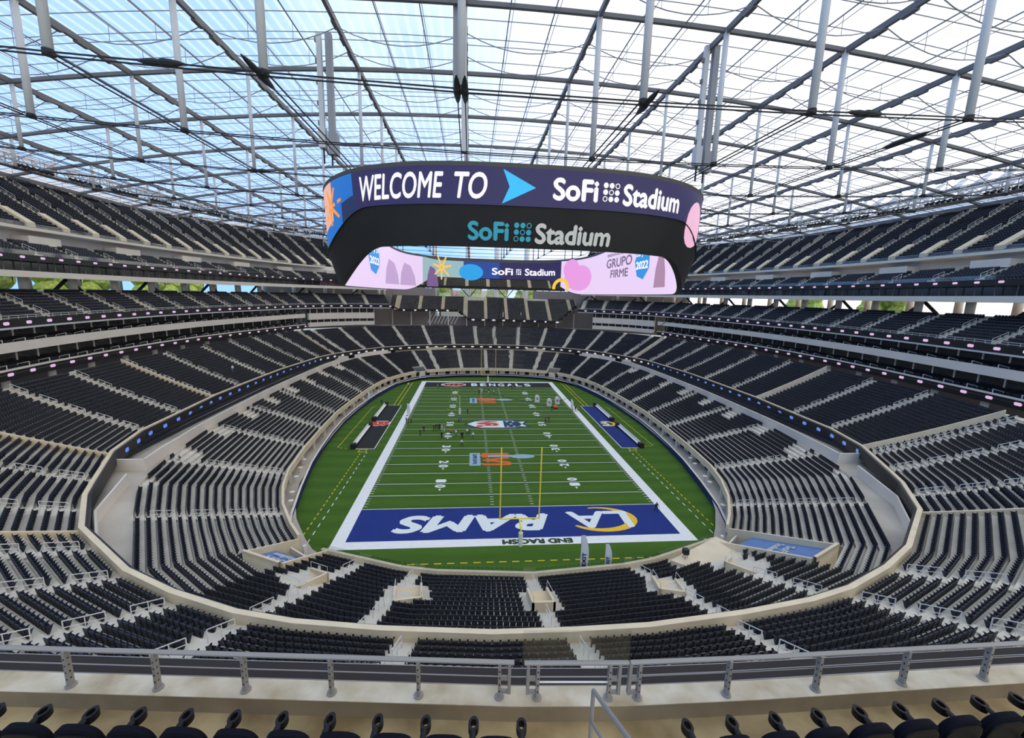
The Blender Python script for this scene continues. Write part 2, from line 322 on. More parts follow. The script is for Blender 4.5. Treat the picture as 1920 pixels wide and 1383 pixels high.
def tier(name, Fp, Bp, z0, z1, rows, closed, aisles, label, gaps=(), m=concrete, pitch=.55, skip=None, tierid=0, rmax=None, aw=.62, stepm=None, rails=3, extra_mask=None, curve=0.):
    Fp = np.asarray(Fp, float); Bp = np.asarray(Bp, float); n = len(Fp)
    zs = [z0+(z1-z0)*((1-curve)*r/rows+curve*(r/rows)**2) for r in range(rows+1)]
    mb = MB(); ns = n if closed else n-1
    L = [Fp+(Bp-Fp)*r/rows for r in range(rows+1)]
    for r in range(rows):
        for i in range(ns):
            j = (i+1) % n
            if skip and skip(r, i): continue
            a, b, c, d = L[r][i], L[r][j], L[r+1][j], L[r+1][i]
            mb.add([(*a, zs[r]), (*b, zs[r]), (*c, zs[r]), (*d, zs[r]), (*c, zs[r+1]), (*d, zs[r+1])], [(0, 1, 2, 3), (3, 2, 4, 5)])
    deck = mb.build(name, m); struct(deck); tag(deck, label)
    at_ = sorted(nearest_param(Fp, np.array(a), closed) for a in aisles); gp_ = [nearest_param(Fp, np.array(a), closed) for a in gaps]
    st = MB()
    for r in range(rows):
        P = Fp+(Bp-Fp)*(r+.60)/rows
        ap = np.array([at(P, t) for t in at_]) if at_ else np.zeros((0, 2))
        for i in range(ns):
            if skip and skip(r, i): continue
            a, b = P[i], P[(i+1) % n]; l = np.hypot(*(b-a)); k = int(l/pitch)
            if k < 1: continue
            t = (np.arange(k)+.5)/k; X = a+(b-a)*t[:, None]; d = (b-a)/l; rz = math.atan2(-d[0], d[1])   # outward normal angle
            keep = np.ones(k, bool)
            for q in ap: keep &= np.hypot(*(X-q).T) > aw+.27
            for g_ in gp_: keep &= np.hypot(*(X-at(P, g_)).T) > .5
            if extra_mask is not None: keep &= extra_mask(X, r)
            for x in X[keep]: SEATS.append((x[0], x[1], zs[r], rz, tierid))
        for ai_, (q, t) in enumerate(zip(ap, at_)):
            f0, f1 = at(L[r], t), at(L[r+1], t); d = f1-f0; ln = np.hypot(*d); d /= ln; nn = np.array([-d[1], d[0]])
            i = int(t) % n
            if skip and skip(r, i): continue
            if extra_mask is not None and not extra_mask(q[None], r)[0]: continue
            h = (zs[r+1]-zs[r])/2; w = aw*.9
            p0 = f0+d*ln*.5; p1 = f1
            V = [(*(p0-nn*w), zs[r]+.005), (*(p0+nn*w), zs[r]+.005), (*(p1+nn*w), zs[r]+.005), (*(p1-nn*w), zs[r]+.005)]
            V += [(v[0], v[1], zs[r]+h) for v in V]
            st.add(V, [(4, 5, 6, 7), (0, 1, 5, 4), (1, 2, 6, 5), (3, 0, 4, 7)])
            V = [(*(f0-nn*w), zs[r]+.012), (*(f0+nn*w), zs[r]+.012), (*(p0+nn*w), zs[r]+.012), (*(p0-nn*w), zs[r]+.012)]
            st.add(V, [(0, 1, 2, 3)])
            if rails and r % (rails+1) == 1 and r+rails-1 < rows: RAILS.append((f0[0], f0[1], zs[r], math.atan2(d[1], d[0]), tierid, ln*(rails-.6), (zs[r+1]-zs[r])*(rails-.6), ai_, r//(rails+1), label))
    if st.v:
        o = st.build('aisle_steps', stepm or concrete, deck); o['kind'] = 'stuff'
    return deck, zs, L
def wallstrip(P, off, thick, z0, z1, closed=False, mi=0, mb=None):
    mb = mb or MB(); A = offs(P, off, closed); B = offs(P, off+thick, closed)
    if closed: A = np.vstack([A, A[:1]]); B = np.vstack([B, B[:1]])
    c = lambda Q, z: [(q[0], q[1], z) for q in Q]
    mb.strip(c(A, z0), c(A, z1), mi); mb.strip(c(A, z1), c(B, z1), mi); mb.strip(c(B, z1), c(B, z0), mi); mb.strip(c(B, z0), c(A, z0), mi)
    if not closed:
        for Q in ((A[0], B[0]), (A[-1], B[-1])): mb.add([(*Q[0], z0), (*Q[1], z0), (*Q[1], z1), (*Q[0], z1)], [(0, 1, 2, 3)], mi)
    return mb
def flatstrip(P, o0, o1, z0, z1=None, closed=False, mb=None, mi=0):
    mb = mb or MB(); A = offs(P, o0, closed); B = offs(P, o1, closed); z1 = z0 if z1 is None else z1
    if closed: A = np.vstack([A, A[:1]]); B = np.vstack([B, B[:1]])
    return mb.strip([(q[0], q[1], z0) for q in A], [(q[0], q[1], z1) for q in B], mi)
def resample(P, step):
    P = np.asarray(P, float); d = np.r_[0, np.cumsum(np.hypot(*np.diff(P, axis=0).T))]; t = np.arange(0, d[-1], step)
    return np.c_[np.interp(t, d, P[:, 0]), np.interp(t, d, P[:, 1])]
def mir(P): return [(-x, y) for x, y in P]
# ------------------------------------------------------------------ lower bowl
F100q = [(41.8, 0), (41.3, 12), (40.2, 27), (38.8, 38), (37, 44.5), (34.5, 50.5), (31.2, 56), (29.0, 59.0), (25.0, 62.2), (15, 66.1), (10.9, 67), (0, 68)]
B100q = [(55.5, 0), (55.2, 15), (54.4, 33), (52.4, 46), (50.2, 55), (45.6, 62), (42, 67), (37.3, 73.6), (31.8, 77.9), (19, 82.6), (13, 84), (0, 85)]
F100 = loop4(F100q); B100 = loop4(B100q); n100 = len(F100); R100 = 17; Z100 = (3.0, 9.0)
q100 = len(F100q)
F200q = [(62.6, 0), (62.4, 16), (61, 30), (60, 40.5), (57.2, 49.8), (51.5, 60), (49.6, 63.3), (44.2, 70.2), (35.2, 77), (29.8, 79.9), (24, 82.3), (19.5, 83.5), (13.3, 84.5), (5.6, 85.3), (0, 85.4)]
F200 = loop4(F200q)
def tun(i, pt):   # segment index of the tunnel in each corner
    a = np.asarray(F100)[i]; b = np.asarray(F100)[(i+1) % n100]; m = (a+b)/2; return np.hypot(m[0]-pt[0], m[1]-pt[1]) < 1.5
tseg = {i: s for i in range(n100) for s in [(27, -60.6), (-27, -60.6), (27, 60.6), (-27, 60.6)] if tun(i, s)}
def skip100(r, i):
    if i not in tseg: return False
    s = tseg[i]; return r < (13 if s == (27, -60.6) else 8 if s == (-27, -60.6) else 4)
aisl100 = [(41.5, 11), (41.7, -.7), (41.2, -13), (40.2, -25), (38.7, -38.5), (33.6, -52.5), (40.4, 22), (38.8, 33), (36.5, 44.5), (32.5, 53.5)]
aisl100 = aisl100+mir(aisl100)+[(-19.8, -64.2), (-13.2, -66.4), (-.2, -68), (12.2, -66.6), (19.8, -64.2), (-25.2, 61.6), (-20.2, 64), (-10.7, 66.8), (-.2, 68), (10, 66.9), (19.8, 64.2), (25.2, 61.6)]
VOMS = [(-13.2, -72.3, 1.4, 2.0, 0.12, 4.2), (-.3, -74.5, 1.1, 1.9, 0., 5.0), (13.4, -72.8, 1.3, 2.0, -.25, 4.4), (-23.9, -69.8, 1.5, 2.0, .75, 4.4), (23.4, -70.1, 1.6, 2.0, -.75, 4.4)]
def mask100(X, r):
    k = np.ones(len(X), bool)
    for vx, vy, hw, hl, a, vz in VOMS:
        d = X-np.array([vx, vy]); c, s = math.cos(-a), math.sin(-a); lx = d[:, 0]*c-d[:, 1]*s; ly = d[:, 0]*s+d[:, 1]*c
        k &= ~((abs(lx) < hw+.9) & (abs(ly) < hl+.35))
    # open corners of the concourse and the front platform by the right-hand near corner
    if r >= R100-4: k &= ~((abs(X[:, 0]) > 49) & (X[:, 1] > -57) & (X[:, 1] < 45) & (np.sin(X[:, 1]*.55) > .55))
    k &= ~((X[:, 0] > 16.5) & (X[:, 0] < 26) & (X[:, 1] < -60) & (X[:, 1] > -68.2))
    return k
lower, z100, L100 = tier('seating_deck', F100, B100, 3.0, 9.0, R100, True, aisl100, 'lowest stepped concrete seating deck around the field', skip=skip100, tierid=1, extra_mask=mask100, pitch=.53)
P100 = np.asarray(F100)
pb = MB()
for i in range(n100):
    if i in tseg: continue
    seg = [F100[i], F100[(i+1) % n100]]
    wallstrip(seg, -.35, .35, 2.55, 3.75, mb=pb)
tag(struct(pb.build('parapet_wall', beige)), 'low pale parapet along the front of the lowest seats')
gbq = [p for p in F100 if p[1] < -61]
gbq = sorted(gbq)
tag(wallstrip(gbq, -.05, .03, 3.76, 4.45).build('glass_barrier', glassc), 'clear glass barrier along the front of the near end stand', 'barrier')
wb = MB(); wallstrip(fieldloop, -.02, .35, 0, 1.25, closed=True, mb=wb)
tag(struct(wb.build('wall_field', bluepad)), 'navy padded wall around the green field')
wc = MB(); wallstrip(fieldloop, .0, .33, 1.25, 1.32, closed=True, mb=wc); wc.build('wall_cap', whitep, bpy.data.objects['wall_field'])
# field level suites behind the pad: floor, back wall with dark doorways
sw = MB(); flatstrip(F100, -1.8, 2.2, .9, closed=True, mb=sw)
tag(struct(sw.build('suite_terrace', conc_floor)), 'pale terrace floor behind the navy field wall')
sb = MB(); wallstrip(F100, 1.2, .2, .9, 3.0, closed=True, mb=sb)
swall = sb.build('wall_terrace', offw); tag(struct(swall), 'pale rear wall of the field level terrace')
rp = resample(np.vstack([F100, F100[:1]]), 4.2); rn = norms(rp, True)
dm = MB().box(-.9, -.06, 0, .9, .06, 1.9).mesh('doorway', dark)
pm = MB().box(-.2, -.2, 0, .2, .2, 1.75).mesh('pier', offw)
for i, (p, q) in enumerate(zip(rp, rn)):
    obj('doorway', dm, swall, (p[0]+q[0]*1.16, p[1]+q[1]*1.16, .92), math.atan2(q[1], q[0])+math.pi/2)
    if i % 2: obj('pier', pm, swall, (p[0]-q[0]*.2, p[1]-q[1]*.2, .9), math.atan2(q[1], q[0]))
tb = MB().add([(.42*math.cos(k*math.pi/6), .42*math.sin(k*math.pi/6), .98) for k in range(12)]+[(.42*math.cos(k*math.pi/6), .42*math.sin(k*math.pi/6), 1.03) for k in range(12)], [tuple(range(12))[::-1], tuple(range(12, 24))]+[(k, (k+1) % 12, 12+(k+1) % 12, 12+k) for k in range(12)])
tb.bar((0, 0, .0), (0, 0, .98), .1); tbm = tb.mesh('terrace_table', whitep)
tabs = [(-35.6, -46), (-36.6, -43), (-38.3, -37), (-39.1, -33), (-39.9, -29), (34.4, -50), (37.1, -41.5), (37.6, -39), (38.9, -33), (39.5, -30), (-40.5, 20), (-39.5, 26), (-38.3, 31), (-37.3, 35), (40.4, 20), (39.4, 26), (38.2, 31)]
tcount = {-1: 0, 1: 0}
for x, y in tabs:
    side = 'left' if x < 0 else 'right'; sg0 = -1 if x < 0 else 1; tcount[sg0] += 1
    tag(obj('terrace_table', tbm, None, (x+(.5 if x < 0 else -.5), y, .92)), 'round white standing table, %s along the %s terrace from the near end' % (ordw(tcount[sg0]-1), side), 'table', 'tables on the field level terrace')
# concourse behind the lower bowl
cf = MB(); A = np.vstack([B100, B100[:1]]); Bq = offs(F200, 9, True); Bq = np.vstack([Bq, Bq[:1]])
A2 = resample(A, 1.5); tA = np.linspace(0, 1, 160)
def lerp_loop(P, t):
    P = np.asarray(P, float); ang = np.unwrap(np.arctan2(P[:, 1], P[:, 0])); a = ang[0]+t*(ang[-1]-ang[0])
    return np.c_[np.interp(a, ang, P[:, 0]), np.interp(a, ang, P[:, 1])]
cf.strip([(q[0], q[1], 8.98) for q in lerp_loop(A, tA)], [(q[0], q[1], 8.98) for q in lerp_loop(Bq, tA)])
tag(struct(cf.build('concourse_floor', conc_floor)), 'smooth grey concourse floor behind the lowest seats')
bandq = [(55.9, 0), (55.6, 15), (54.8, 33), (53.3, 46), (52.5, 50.2)]
for s in (1, -1):
    side = [(s*x, -y) for x, y in bandq[::-1]]+[(s*x, y) for x, y in bandq[1:]]
    if s < 0: side = side[::-1]
    mb = wallstrip(side, 0, .25, 8.9, 10.65)
    for ye in (-50.2, 50.2): mb.box(min(s*52.5, s*57.5), ye-.12, 8.9, max(s*52.5, s*57.5), ye+.12, 10.65)
    tag(struct(mb.build('concourse_wall', whitep)), 'long pale concourse wall behind the %s lowest seats' % ('right' if s > 0 else 'left'))
    for y0 in (-1, 1):
        P = [(s*51.4, y0*54.8), (s*47.4, y0*64.4), (s*41, y0*72.2)]
        if (s > 0) == (y0 > 0): P = P[::-1] if False else P
        if s*y0 < 0: P = P[::-1]
        tag(struct(wallstrip(P, 0, .2, 8.9, 10.5).build('concourse_wall', whitep)), 'pale wall in the curved corner of the concourse')
fe = [(-40, 75.5), (-30, 80.2), (-16, 84.6), (0, 86), (16, 84.6), (30, 80.2), (40, 75.5)][::-1]
tag(struct(wallstrip(fe, -.8, .25, 8.9, 10.6).build('concourse_wall', beige)), 'beige concourse wall behind the far end zone seats')
bw = MB(); wallstrip(F200, 8.5, .2, 8.98, 13.6, closed=True, mb=bw); tag(struct(bw.build('wall_concourse', dark)), 'rear wall of the concourse, painted dark for shade')  # wall coloured dark so the space under the deck reads as shaded
for off, zz in ((1.4, 9.25), (2.5, 9.6), (3.6, 9.95)):
    P = resample([(x, y) for x, y in [(57.0, -49), (57.8, -30), (58.5, 0), (57.8, 30), (57.0, 49)]], .55)
    for sgn in (1, -1):
        for p in P: SEATS.append((sgn*(p[0]+off-1.0), p[1], zz, 0 if sgn > 0 else math.pi, 9))
    P = resample(offs(np.array(F200)[[i for i in range(len(F200)) if F200[i][1] > 70]], off, False), .55)
    for p in P:
        if abs(p[0]) < 47: SEATS.append((p[0], p[1], zz, math.atan2(p[1], p[0]*.6), 9))
# near tunnels with blue tarpaulins
def tunnel(s, z_, tr, name_side, logo_uv):
    A0 = np.array([s*28.9, -59.2]); D = np.array([s*.44, -.9]); Nn = np.array([-s*.9, -.44]); w = 5.4; ln = tr
    mb = MB(); zt = lambda t: 3.4+.36*t
    P = lambda t, o: A0+D*t+Nn*o
    for o, th in ((0, .25), (w, .3)):
        a, b = P(0, o), P(ln, o); a2, b2 = P(0, o+th), P(ln, o+th)
        mb.add([(*a, 0), (*b, 0), (*b, zt(ln)), (*a, zt(0)), (*a2, 0), (*b2, 0), (*b2, zt(ln)), (*a2, zt(0))], [(0, 1, 2, 3), (7, 6, 5, 4), (3, 2, 6, 7), (0, 3, 7, 4), (1, 5, 6, 2)])
    a, b = P(ln, 0), P(ln, w); c, d = P(ln+.3, 0), P(ln+.3, w)
    mb.add([(*a, 0), (*b, 0), (*b, zt(ln)+.2), (*a, zt(ln)+.2), (*c, zt(ln)+.2), (*d, zt(ln)+.2), (*c, 3), (*d, 3)], [(0, 1, 2, 3), (3, 2, 5, 4), (4, 5, 7, 6)])
    o = mb.build('tunnel_wall', beige); tag(struct(o), 'beige side walls of the %s players tunnel' % name_side)
    a, b = P(.2, .26), P(.2, w-.01); 
    MB().add([(*P(0, .02), 0), (*P(0, w), 0), (*P(3.4, w), 0), (*P(3.4, .02), 0), (*P(3.4, w), zt(3.4)-.8), (*P(3.4, .02), zt(3.4)-.8)], [(0, 1, 2, 3), (3, 2, 4, 5)]).build('tunnel_lining', bluepad, o)
    t0 = 3.4; a = MB(); nn = 8
    V0 = [(*(P(t0, .26+(w-.3)*k/nn)), zt(t0)-.8+.05*math.sin(k*2.1)) for k in range(nn+1)]; V1 = [(*(P(ln, .26+(w-.3)*k/nn)), zt(ln)-.8+.05*math.sin(k*1.7)) for k in range(nn+1)]
    a.strip(V0, V1); tp = a.build('tunnel_tarp', tarp); tag(tp, 'blue tarpaulin with white lettering over the %s players tunnel' % name_side, 'tarpaulin')
    for k, (word, off) in enumerate((('SoFi', .25), ('Stadium', -1.0))):
        V, Fc, e = text_geo(word, 1, .03); V = fit(V, e, 2.6 if k == 0 else 3.1, .9)
        pts = []
        for x, y in V:
            t = t0+(ln-t0)*.55+(y+off)*1.0*(1); o_ = w/2+s*x; p = P(t, o_); pts.append((*p, zt(t)-.68))
        obj('tarp_lettering', mesh_np('tarp_lettering', pts, Fc, white), tp)
tunnel(1, 0, 12.2, 'right near', None); tunnel(-1, 0, 7.0, 'left near', None)
# vomitories in the near end stand
for i, (vx, vy, hw, hl, a, vz) in enumerate(VOMS):
    o = empty('vomitory', (vx, vy, vz-1.05), a); word = ['left of the centre aisle', 'on the centre aisle', 'right of the centre aisle', 'by the left players tunnel', 'by the right players tunnel'][i]
    o['kind'] = 'structure'; tag(o, 'open stair pit with beige walls in the near stand '+word)
    w = MB(); t = .22
    for x in (-hw, hw-t): w.add([(x, -hl, 0), (x+t, -hl, 0), (x+t, hl, 0), (x, hl, 0), (x, -hl, 2.9), (x+t, -hl, 2.9), (x+t, hl, 1.55), (x, hl, 1.55)], [(4, 5, 6, 7), (0, 1, 5, 4), (1, 2, 6, 5), (2, 3, 7, 6), (3, 0, 4, 7)])
    w.box(-hw, -hl, 0, hw, -hl+t, 2.9)
    w.build('pit_wall', beige, o)
    s = MB()
    for k in range(6): s.box(-hw+t, hl-.3-k*.5-.5, 0, hw-t, hl-.3-k*.5, 1.35+.0*k+.18*k*.5)
    s.build('pit_steps', tan, o)
    g = MB().tube([(-hw+.1, -hl, 2.9), (-hw+.1, -hl, 3.6), (-hw+.1, hl, 2.3), (-hw+.1, hl, 1.6)], .025, 6).tube([(hw-.1, -hl, 2.9), (hw-.1, -hl, 3.6), (hw-.1, hl, 2.3), (hw-.1, hl, 1.6)], .025, 6)
    g.build('pit_rail', railm, o)
# front terrace in the right near corner, with a black camera box
tag(struct(MB().prism([(16.6, -67.0), (25.0, -62.4), (27.3, -66.0), (19.6, -69.4)], 3.0, 4.15).build('camera_platform', beige)), 'flat beige platform in the right corner of the near stand')
kb = empty('covered_camera', (18.6, -66.6, 4.15)); tag(kb, 'black covered camera on the beige corner platform', 'camera')
MB().box(-.3, -.3, .5, .3, .3, 1.15).build('camera_body', navyb, kb); mbk = MB()
for a in range(3): mbk.bar((.35*math.cos(a*2.1), .35*math.sin(a*2.1), 0), (0, 0, .6), .06)
mbk.build('tripod', cablem, kb)
# ------------------------------------------------------------------ club tier (200)
o200 = np.array([16.8]*len(F200)); B200 = offs(F200, o200, True)
ais200 = [(60.2, -39.2), (62.3, -16), (62.6, -4.5), (62.4, 8.8), (61.3, 20.5), (61, 31.5), (59.8, 42), (57.9, 50.6), (55, 55.3), (50, 64.8), (44, 72), (35.2, 79), (25.2, 83), (14.7, 84.6), (61.2, -28.5)]
near200 = [(-41.2, -73), (-35.6, -77.2), (-29, -80.3), (-22.9, -82.3), (-11.5, -84.3), (.2, -85.2), (11.8, -84.6), (23.6, -82.8), (31, -79.8), (48.6, -66), (53.4, -58.5), (56.2, -52), (-48.6, -66), (-53.4, -58.5)]
ais200 = ais200+mir(ais200)+near200+[(-4.2, 85.4), (4.0, 85.4)]
def mask200(X, r):
    k = np.ones(len(X), bool)
    k &= ~((X[:, 1] < -84) & (X[:, 1] < -101.5))
    return k
club, z200, L200 = tier('seating_deck', F200, B200, 10.9, 18.8, 20, True, ais200, 'middle stepped concrete seating deck above the shaded concourse', gaps=[(57.2, -49.8), (-57.2, -49.8), (44.2, -70.2), (-44.2, -70.2), (57.2, 49.8), (-57.2, 49.8)], tierid=2, extra_mask=mask200, pitch=.55, curve=.1)
mb = MB(); wallstrip(F200, -.45, .45, 10.85, 11.8, closed=True, mb=mb)
par = mb.build('parapet_wall', beige); tag(struct(par), 'beige parapet ring along the front of the middle seats')
mb = MB(); wallstrip(F200, -.7, .25, 9.9, 11.6, closed=True, mb=mb); rib = mb.build('ribbon_board', mat('ribbon_shade_dark', (40, 39, 40), .5)); tag(rib, 'dark ribbon screen and painted shade around the middle seating ring', 'screen')  # real ribbon on the sides; dark tone also paints shadow on the outer face
mb = MB(); flatstrip(F200, -.5, 1.2, 10.0, closed=True, mb=mb); flatstrip(F200, 1.2, 16.8, 10.2, 17.6, closed=True, mb=mb); tag(struct(mb.build('soffit', dark)), 'dark underside of the middle seating deck')  # underside takes the same painted shade
# side walls that divide the middle tier at its corners
dv = MB()
for s in (-1, 1):
    for y in (-49.8, -16, 50.3):
        t = nearest_param(F200, np.array((s*(57.2 if abs(y) > 40 else 62.4), y)), True)
        f, b = at(F200, t), at(B200, t)
        for r in range(20):
            p, q = f+(b-f)*r/20, f+(b-f)*(r+1)/20; d = (q-p)/np.hypot(*(q-p)); nn = np.array([-d[1], d[0]])*.1; z = z200[r]; zz = z200[r+1]
            oo = nn*7
            V = [(*(p-nn+oo), z), (*(q-nn+oo), z), (*(q+nn+oo), z), (*(p+nn+oo), z), (*(p-nn+oo), z+.75), (*(q-nn+oo), zz+.75), (*(q+nn+oo), zz+.75), (*(p+nn+oo), z+.75)]
            dv.add(V, [(4, 5, 6, 7), (0, 1, 5, 4), (2, 3, 7, 6), (3, 0, 4, 7)])
for s in (-1, 1):
    t = nearest_param(F200, np.array((s*44.2, -70.2)), True); f, b = at(F200, t), at(B200, t)
    for r in range(20):
        p, q = f+(b-f)*r/20, f+(b-f)*(r+1)/20; d = (q-p)/np.hypot(*(q-p)); nn = np.array([-d[1], d[0]])*.12; z = z200[r]; zz = z200[r+1]
        V = [(*(p-nn), z), (*(q-nn), z), (*(q+nn), z), (*(p+nn), z), (*(p-nn), z+.55), (*(q-nn), zz+.55), (*(q+nn), zz+.55), (*(p+nn), z+.55)]
        dv.add(V, [(4, 5, 6, 7), (0, 1, 5, 4), (2, 3, 7, 6), (3, 0, 4, 7)])
tag(struct(dv.build('dividing_wall', beige)), 'beige stepped walls that divide the middle seating blocks')
def logos(P, off, z, every, w, h, m, parent, zf=None, cond=None):
    R = resample(P, every); nn = norms(R, False)
    me = MB().add([(0, w/2*math.cos(a)*(1.0 if k % 3 else .86), h/2*math.sin(a)*(1.0 if k % 3 else .8)) for k in range(12) for a in [2*math.pi*k/12]], [tuple(range(12))]).mesh('ribbon_logo', m)
    for p, q in zip(R, nn): obj('ribbon_logo', me, parent, (p[0]+q[0]*off, p[1]+q[1]*off, z), math.atan2(q[1], q[0]))
gp = glow('pink', (222, 184, 226), 1.); gb = glow('blue', (96, 134, 226), 1.); gwt = glow('pale', (214, 212, 226), .9)
logos([(x, y) for x, y in loop4(F200q) if x > 55 and y < 45], -.74, 10.75, 4.0, 1.25, .75, gb, rib)
logos([(x, y) for x, y in loop4(F200q) if x < -55 and y < 45], -.74, 10.75, 4.0, 1.25, .75, gb, rib)
logos([(x, y) for x, y in loop4(F200q) if y > 40], -.74, 10.75, 4.2, 1.5, .75, gwt, rib)
# ------------------------------------------------------------------ suites, 300 tier
Sq = [(83.5, 0), (82.8, 15), (81, 30), (78.2, 45), (75.6, 58), (73.2, 66)]
Cq = [(72.6, 68.5), (67, 77), (59, 84), (51, 88.4)]
frame_p = MB().box(-.09, -.09, 1.3, .09, .09, 3.15).mesh('suite_post', offw)
rail_s = MB().tube([(0, 0, 0), (0, 0, .9), (1.6, 0, .5), (1.6, 0, 0)], .05, 4).mesh('suite_rail', railm)
for s, nm in ((1, 'right'), (-1, 'left')):
    S = [(s*x, -y) for x, y in Sq[::-1]]+[(s*x, y) for x, y in Sq[1:]]
    S = [(s*70.5, -76)]+S
    if s < 0: S = S[::-1]
    for zf, bandh, wht, fl in ((20.2, .8, False, 'lower'), (24.2, .9, True, 'upper')):
        mb = MB(); 
        if wht: wallstrip(S, -.1, .25, 23.6, 25.15, mb=mb)
        else: wallstrip(S, -.1, .22, 20.75, 21.05, mb=mb)
        o = mb.build('suite_parapet', whitep); tag(struct(o), '%s balcony front of the %s suite floor' % ('thick white' if wht else 'thin pale', nm+' '+fl))
        mb = MB(); flatstrip(S, 0, 7, zf+.02, mb=mb); flatstrip(S, 0, 7, zf+3.55, mb=mb); o2 = mb.build('suite_slab', conc_floor); tag(struct(o2), 'floor slab of the %s suite level' % (nm+' '+fl))
        mb = MB(); wallstrip(S, 4.2, .1, zf, zf+3.6, mb=mb); tag(struct(mb.build('suite_glazing', glassd)), 'dark glazed back of the %s suite boxes' % (nm+' '+fl))
        R = resample(S, 4.4); nn = norms(R, False)
        for p, q in zip(R, nn):
            if p[1] < -62: continue
            tag(struct(obj('suite_post', frame_p, o2, (p[0]+q[0]*1.9, p[1]+q[1]*1.9, zf+.4))), None)
            c = p+q*.4
            obj('suite_rail', rail_s, o, (c[0], c[1], zf+.5), math.atan2(q[1], q[0]))
        R = resample(S, .6); nn = norms(R, False)
        for k, (p, q) in enumerate(zip(R, nn)):
            if k % 7 in (0,): continue
            for of, dz in ((.9, .3), (1.9, .55)): SEATS.append((p[0]+q[0]*of, p[1]+q[1]*of, zf+dz-.35, math.atan2(q[1], q[0]), 8))
    mb = MB(); wallstrip(S, .1, .2, 19.3, 20.75, mb=mb); rb = mb.build('ribbon_board', black); tag(rb, 'black ribbon screen under the %s suites with pink logos' % nm, 'screen')
    logos(S, .05, 20.15, 4.4, 1.35, .62, gp, rb)
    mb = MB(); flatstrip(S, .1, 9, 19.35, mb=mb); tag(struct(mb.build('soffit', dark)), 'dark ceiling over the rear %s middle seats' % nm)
    mb = MB(); wallstrip(S, 5.5, .3, 17, 19.4, mb=mb); tag(struct(mb.build('wall_suite', mat('mauve_wall', (150, 140, 136), .8))), 'dim rear wall behind the %s middle seats' % nm)
    # columns under the suites
    cm = MB().bar((0, 0, 0), (0, 0, 3.2), 1.1, n=12).mesh('column', offw, True)
    for p, q in zip(resample(S, 9.5), norms(resample(S, 9.5), False)): struct(obj('column', cm, None, (p[0]+q[0]*1.6, p[1]+q[1]*1.6, 16.4)))
    C = [(s*x, y) for x, y in Cq]
    C3 = C+[(s*44.5, 91.6)]; S3 = (S+C3) if s > 0 else (C3[::-1]+S)
    # corner boxes: white two-storey block
    Cc = C if s > 0 else C[::-1]
    for za, zb_, m_ in ((19.7, 21.4, whitep), (21.4, 22.6, black), (22.6, 25.2, whitep), (25.2, 27.1, black), (27.1, 27.8, whitep)):
        mb = MB(); wallstrip(Cc, 0 if m_ is whitep else .8, 1.0, za, zb_, mb=mb); tag(struct(mb.build('corner_block', m_)), '%s band of the curved two storey corner block on the %s' % ('white' if m_ is whitep else 'dark window', nm))
    for za in (21.4, 25.2):
        for p, q in zip(resample(Cc, 3.2), norms(resample(Cc, 3.2), False)): struct(obj('mullion', MB().box(-.12, -.12, 0, .12, .12, 1.9 if za > 22 else 1.2).mesh('mullion', offw), None, (p[0]+q[0]*.7, p[1]+q[1]*.7, za)))
    # 300 tier
    B3 = offs(S3, 9.0, False)
    ai = [tuple(p) for p in resample(S3, 9.6)[1:]]
    d3, z3, L3 = tier('seating_deck', S3, B3, 28.1, 33.0, 10, False, ai, 'raised seating deck above the %s suites' % nm, tierid=3, pitch=.56, rails=3)
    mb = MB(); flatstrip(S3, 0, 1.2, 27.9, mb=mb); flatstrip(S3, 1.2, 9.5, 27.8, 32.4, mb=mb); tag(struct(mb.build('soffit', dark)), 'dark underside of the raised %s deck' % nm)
    mb = MB(); wallstrip(S3, -.35, .3, 27.45, 28.75, mb=mb); rb = mb.build('ribbon_board', black); tag(rb, 'black ribbon screen along the raised %s deck' % nm, 'screen')
    logos(S3, -.4, 28.15, 4.4, 1.3, .62, gp, rb)
    mb = MB(); wallstrip(S3, -.42, .4, 27.2, 27.5, mb=mb); mb.build('ribbon_ledge', steelw, rb)
    mb = MB(); A3 = offs(S3, -.1, False)
    for zr in (28.98, 29.3): mb.tube([(*p, zr) for p in A3], .035, 4)
    for p in resample(A3, 1.8): mb.bar((*p, 28.7), (*p, 29.3), .05)
    mb.build('front_rail', railm, rb)
    # opening with columns, slab, glazed level, mini tier
    S5 = offs(S3, 4.5, False)
    mb = MB(); wallstrip(S5, 0, .4, 35.5, 36.6, mb=mb); flatstrip(S5, 0, 12, 35.6, mb=mb); flatstrip(S5, 0, 12, 36.55, mb=mb); tag(struct(mb.build('floor_slab', whitep)), 'long pale slab edge above the %s open columns' % nm)
    cm2 = MB().bar((0, 0, 0), (0, 0, 3.2), 1.5, n=14).mesh('column', offw, True)
    for k, (p, q) in enumerate(zip(resample(S5, 11.), norms(resample(S5, 11.), False))):
        struct(obj('column', cm2, None, (p[0]+q[0]*5.4, p[1]+q[1]*5.4, 32.6)))
        struct(obj('column', cm2, None, (p[0]+q[0]*14, p[1]+q[1]*14, 32.6)))
        if k % 2:
            t = np.array([-q[1], q[0]])
            struct(MB().bar((*(p+q*6.4-t*3.5), 32.9), (*(p+q*6.4), 35.6), .5).bar((*(p+q*6.4+t*3.5), 32.9), (*(p+q*6.4), 35.6), .5).build('diagonal_brace', cablem))
    mb = MB(); flatstrip(S3, 8.9, 30, 32.7, mb=mb); tag(struct(mb.build('concourse_floor', conc_floor)), 'outer concourse floor behind the raised %s deck' % nm)
    mb = MB(); wallstrip(S5, 2.2, .1, 36.5, 38.5, mb=mb); tag(struct(mb.build('suite_glazing', glassd)), 'dark glazing of the %s loge level' % nm)
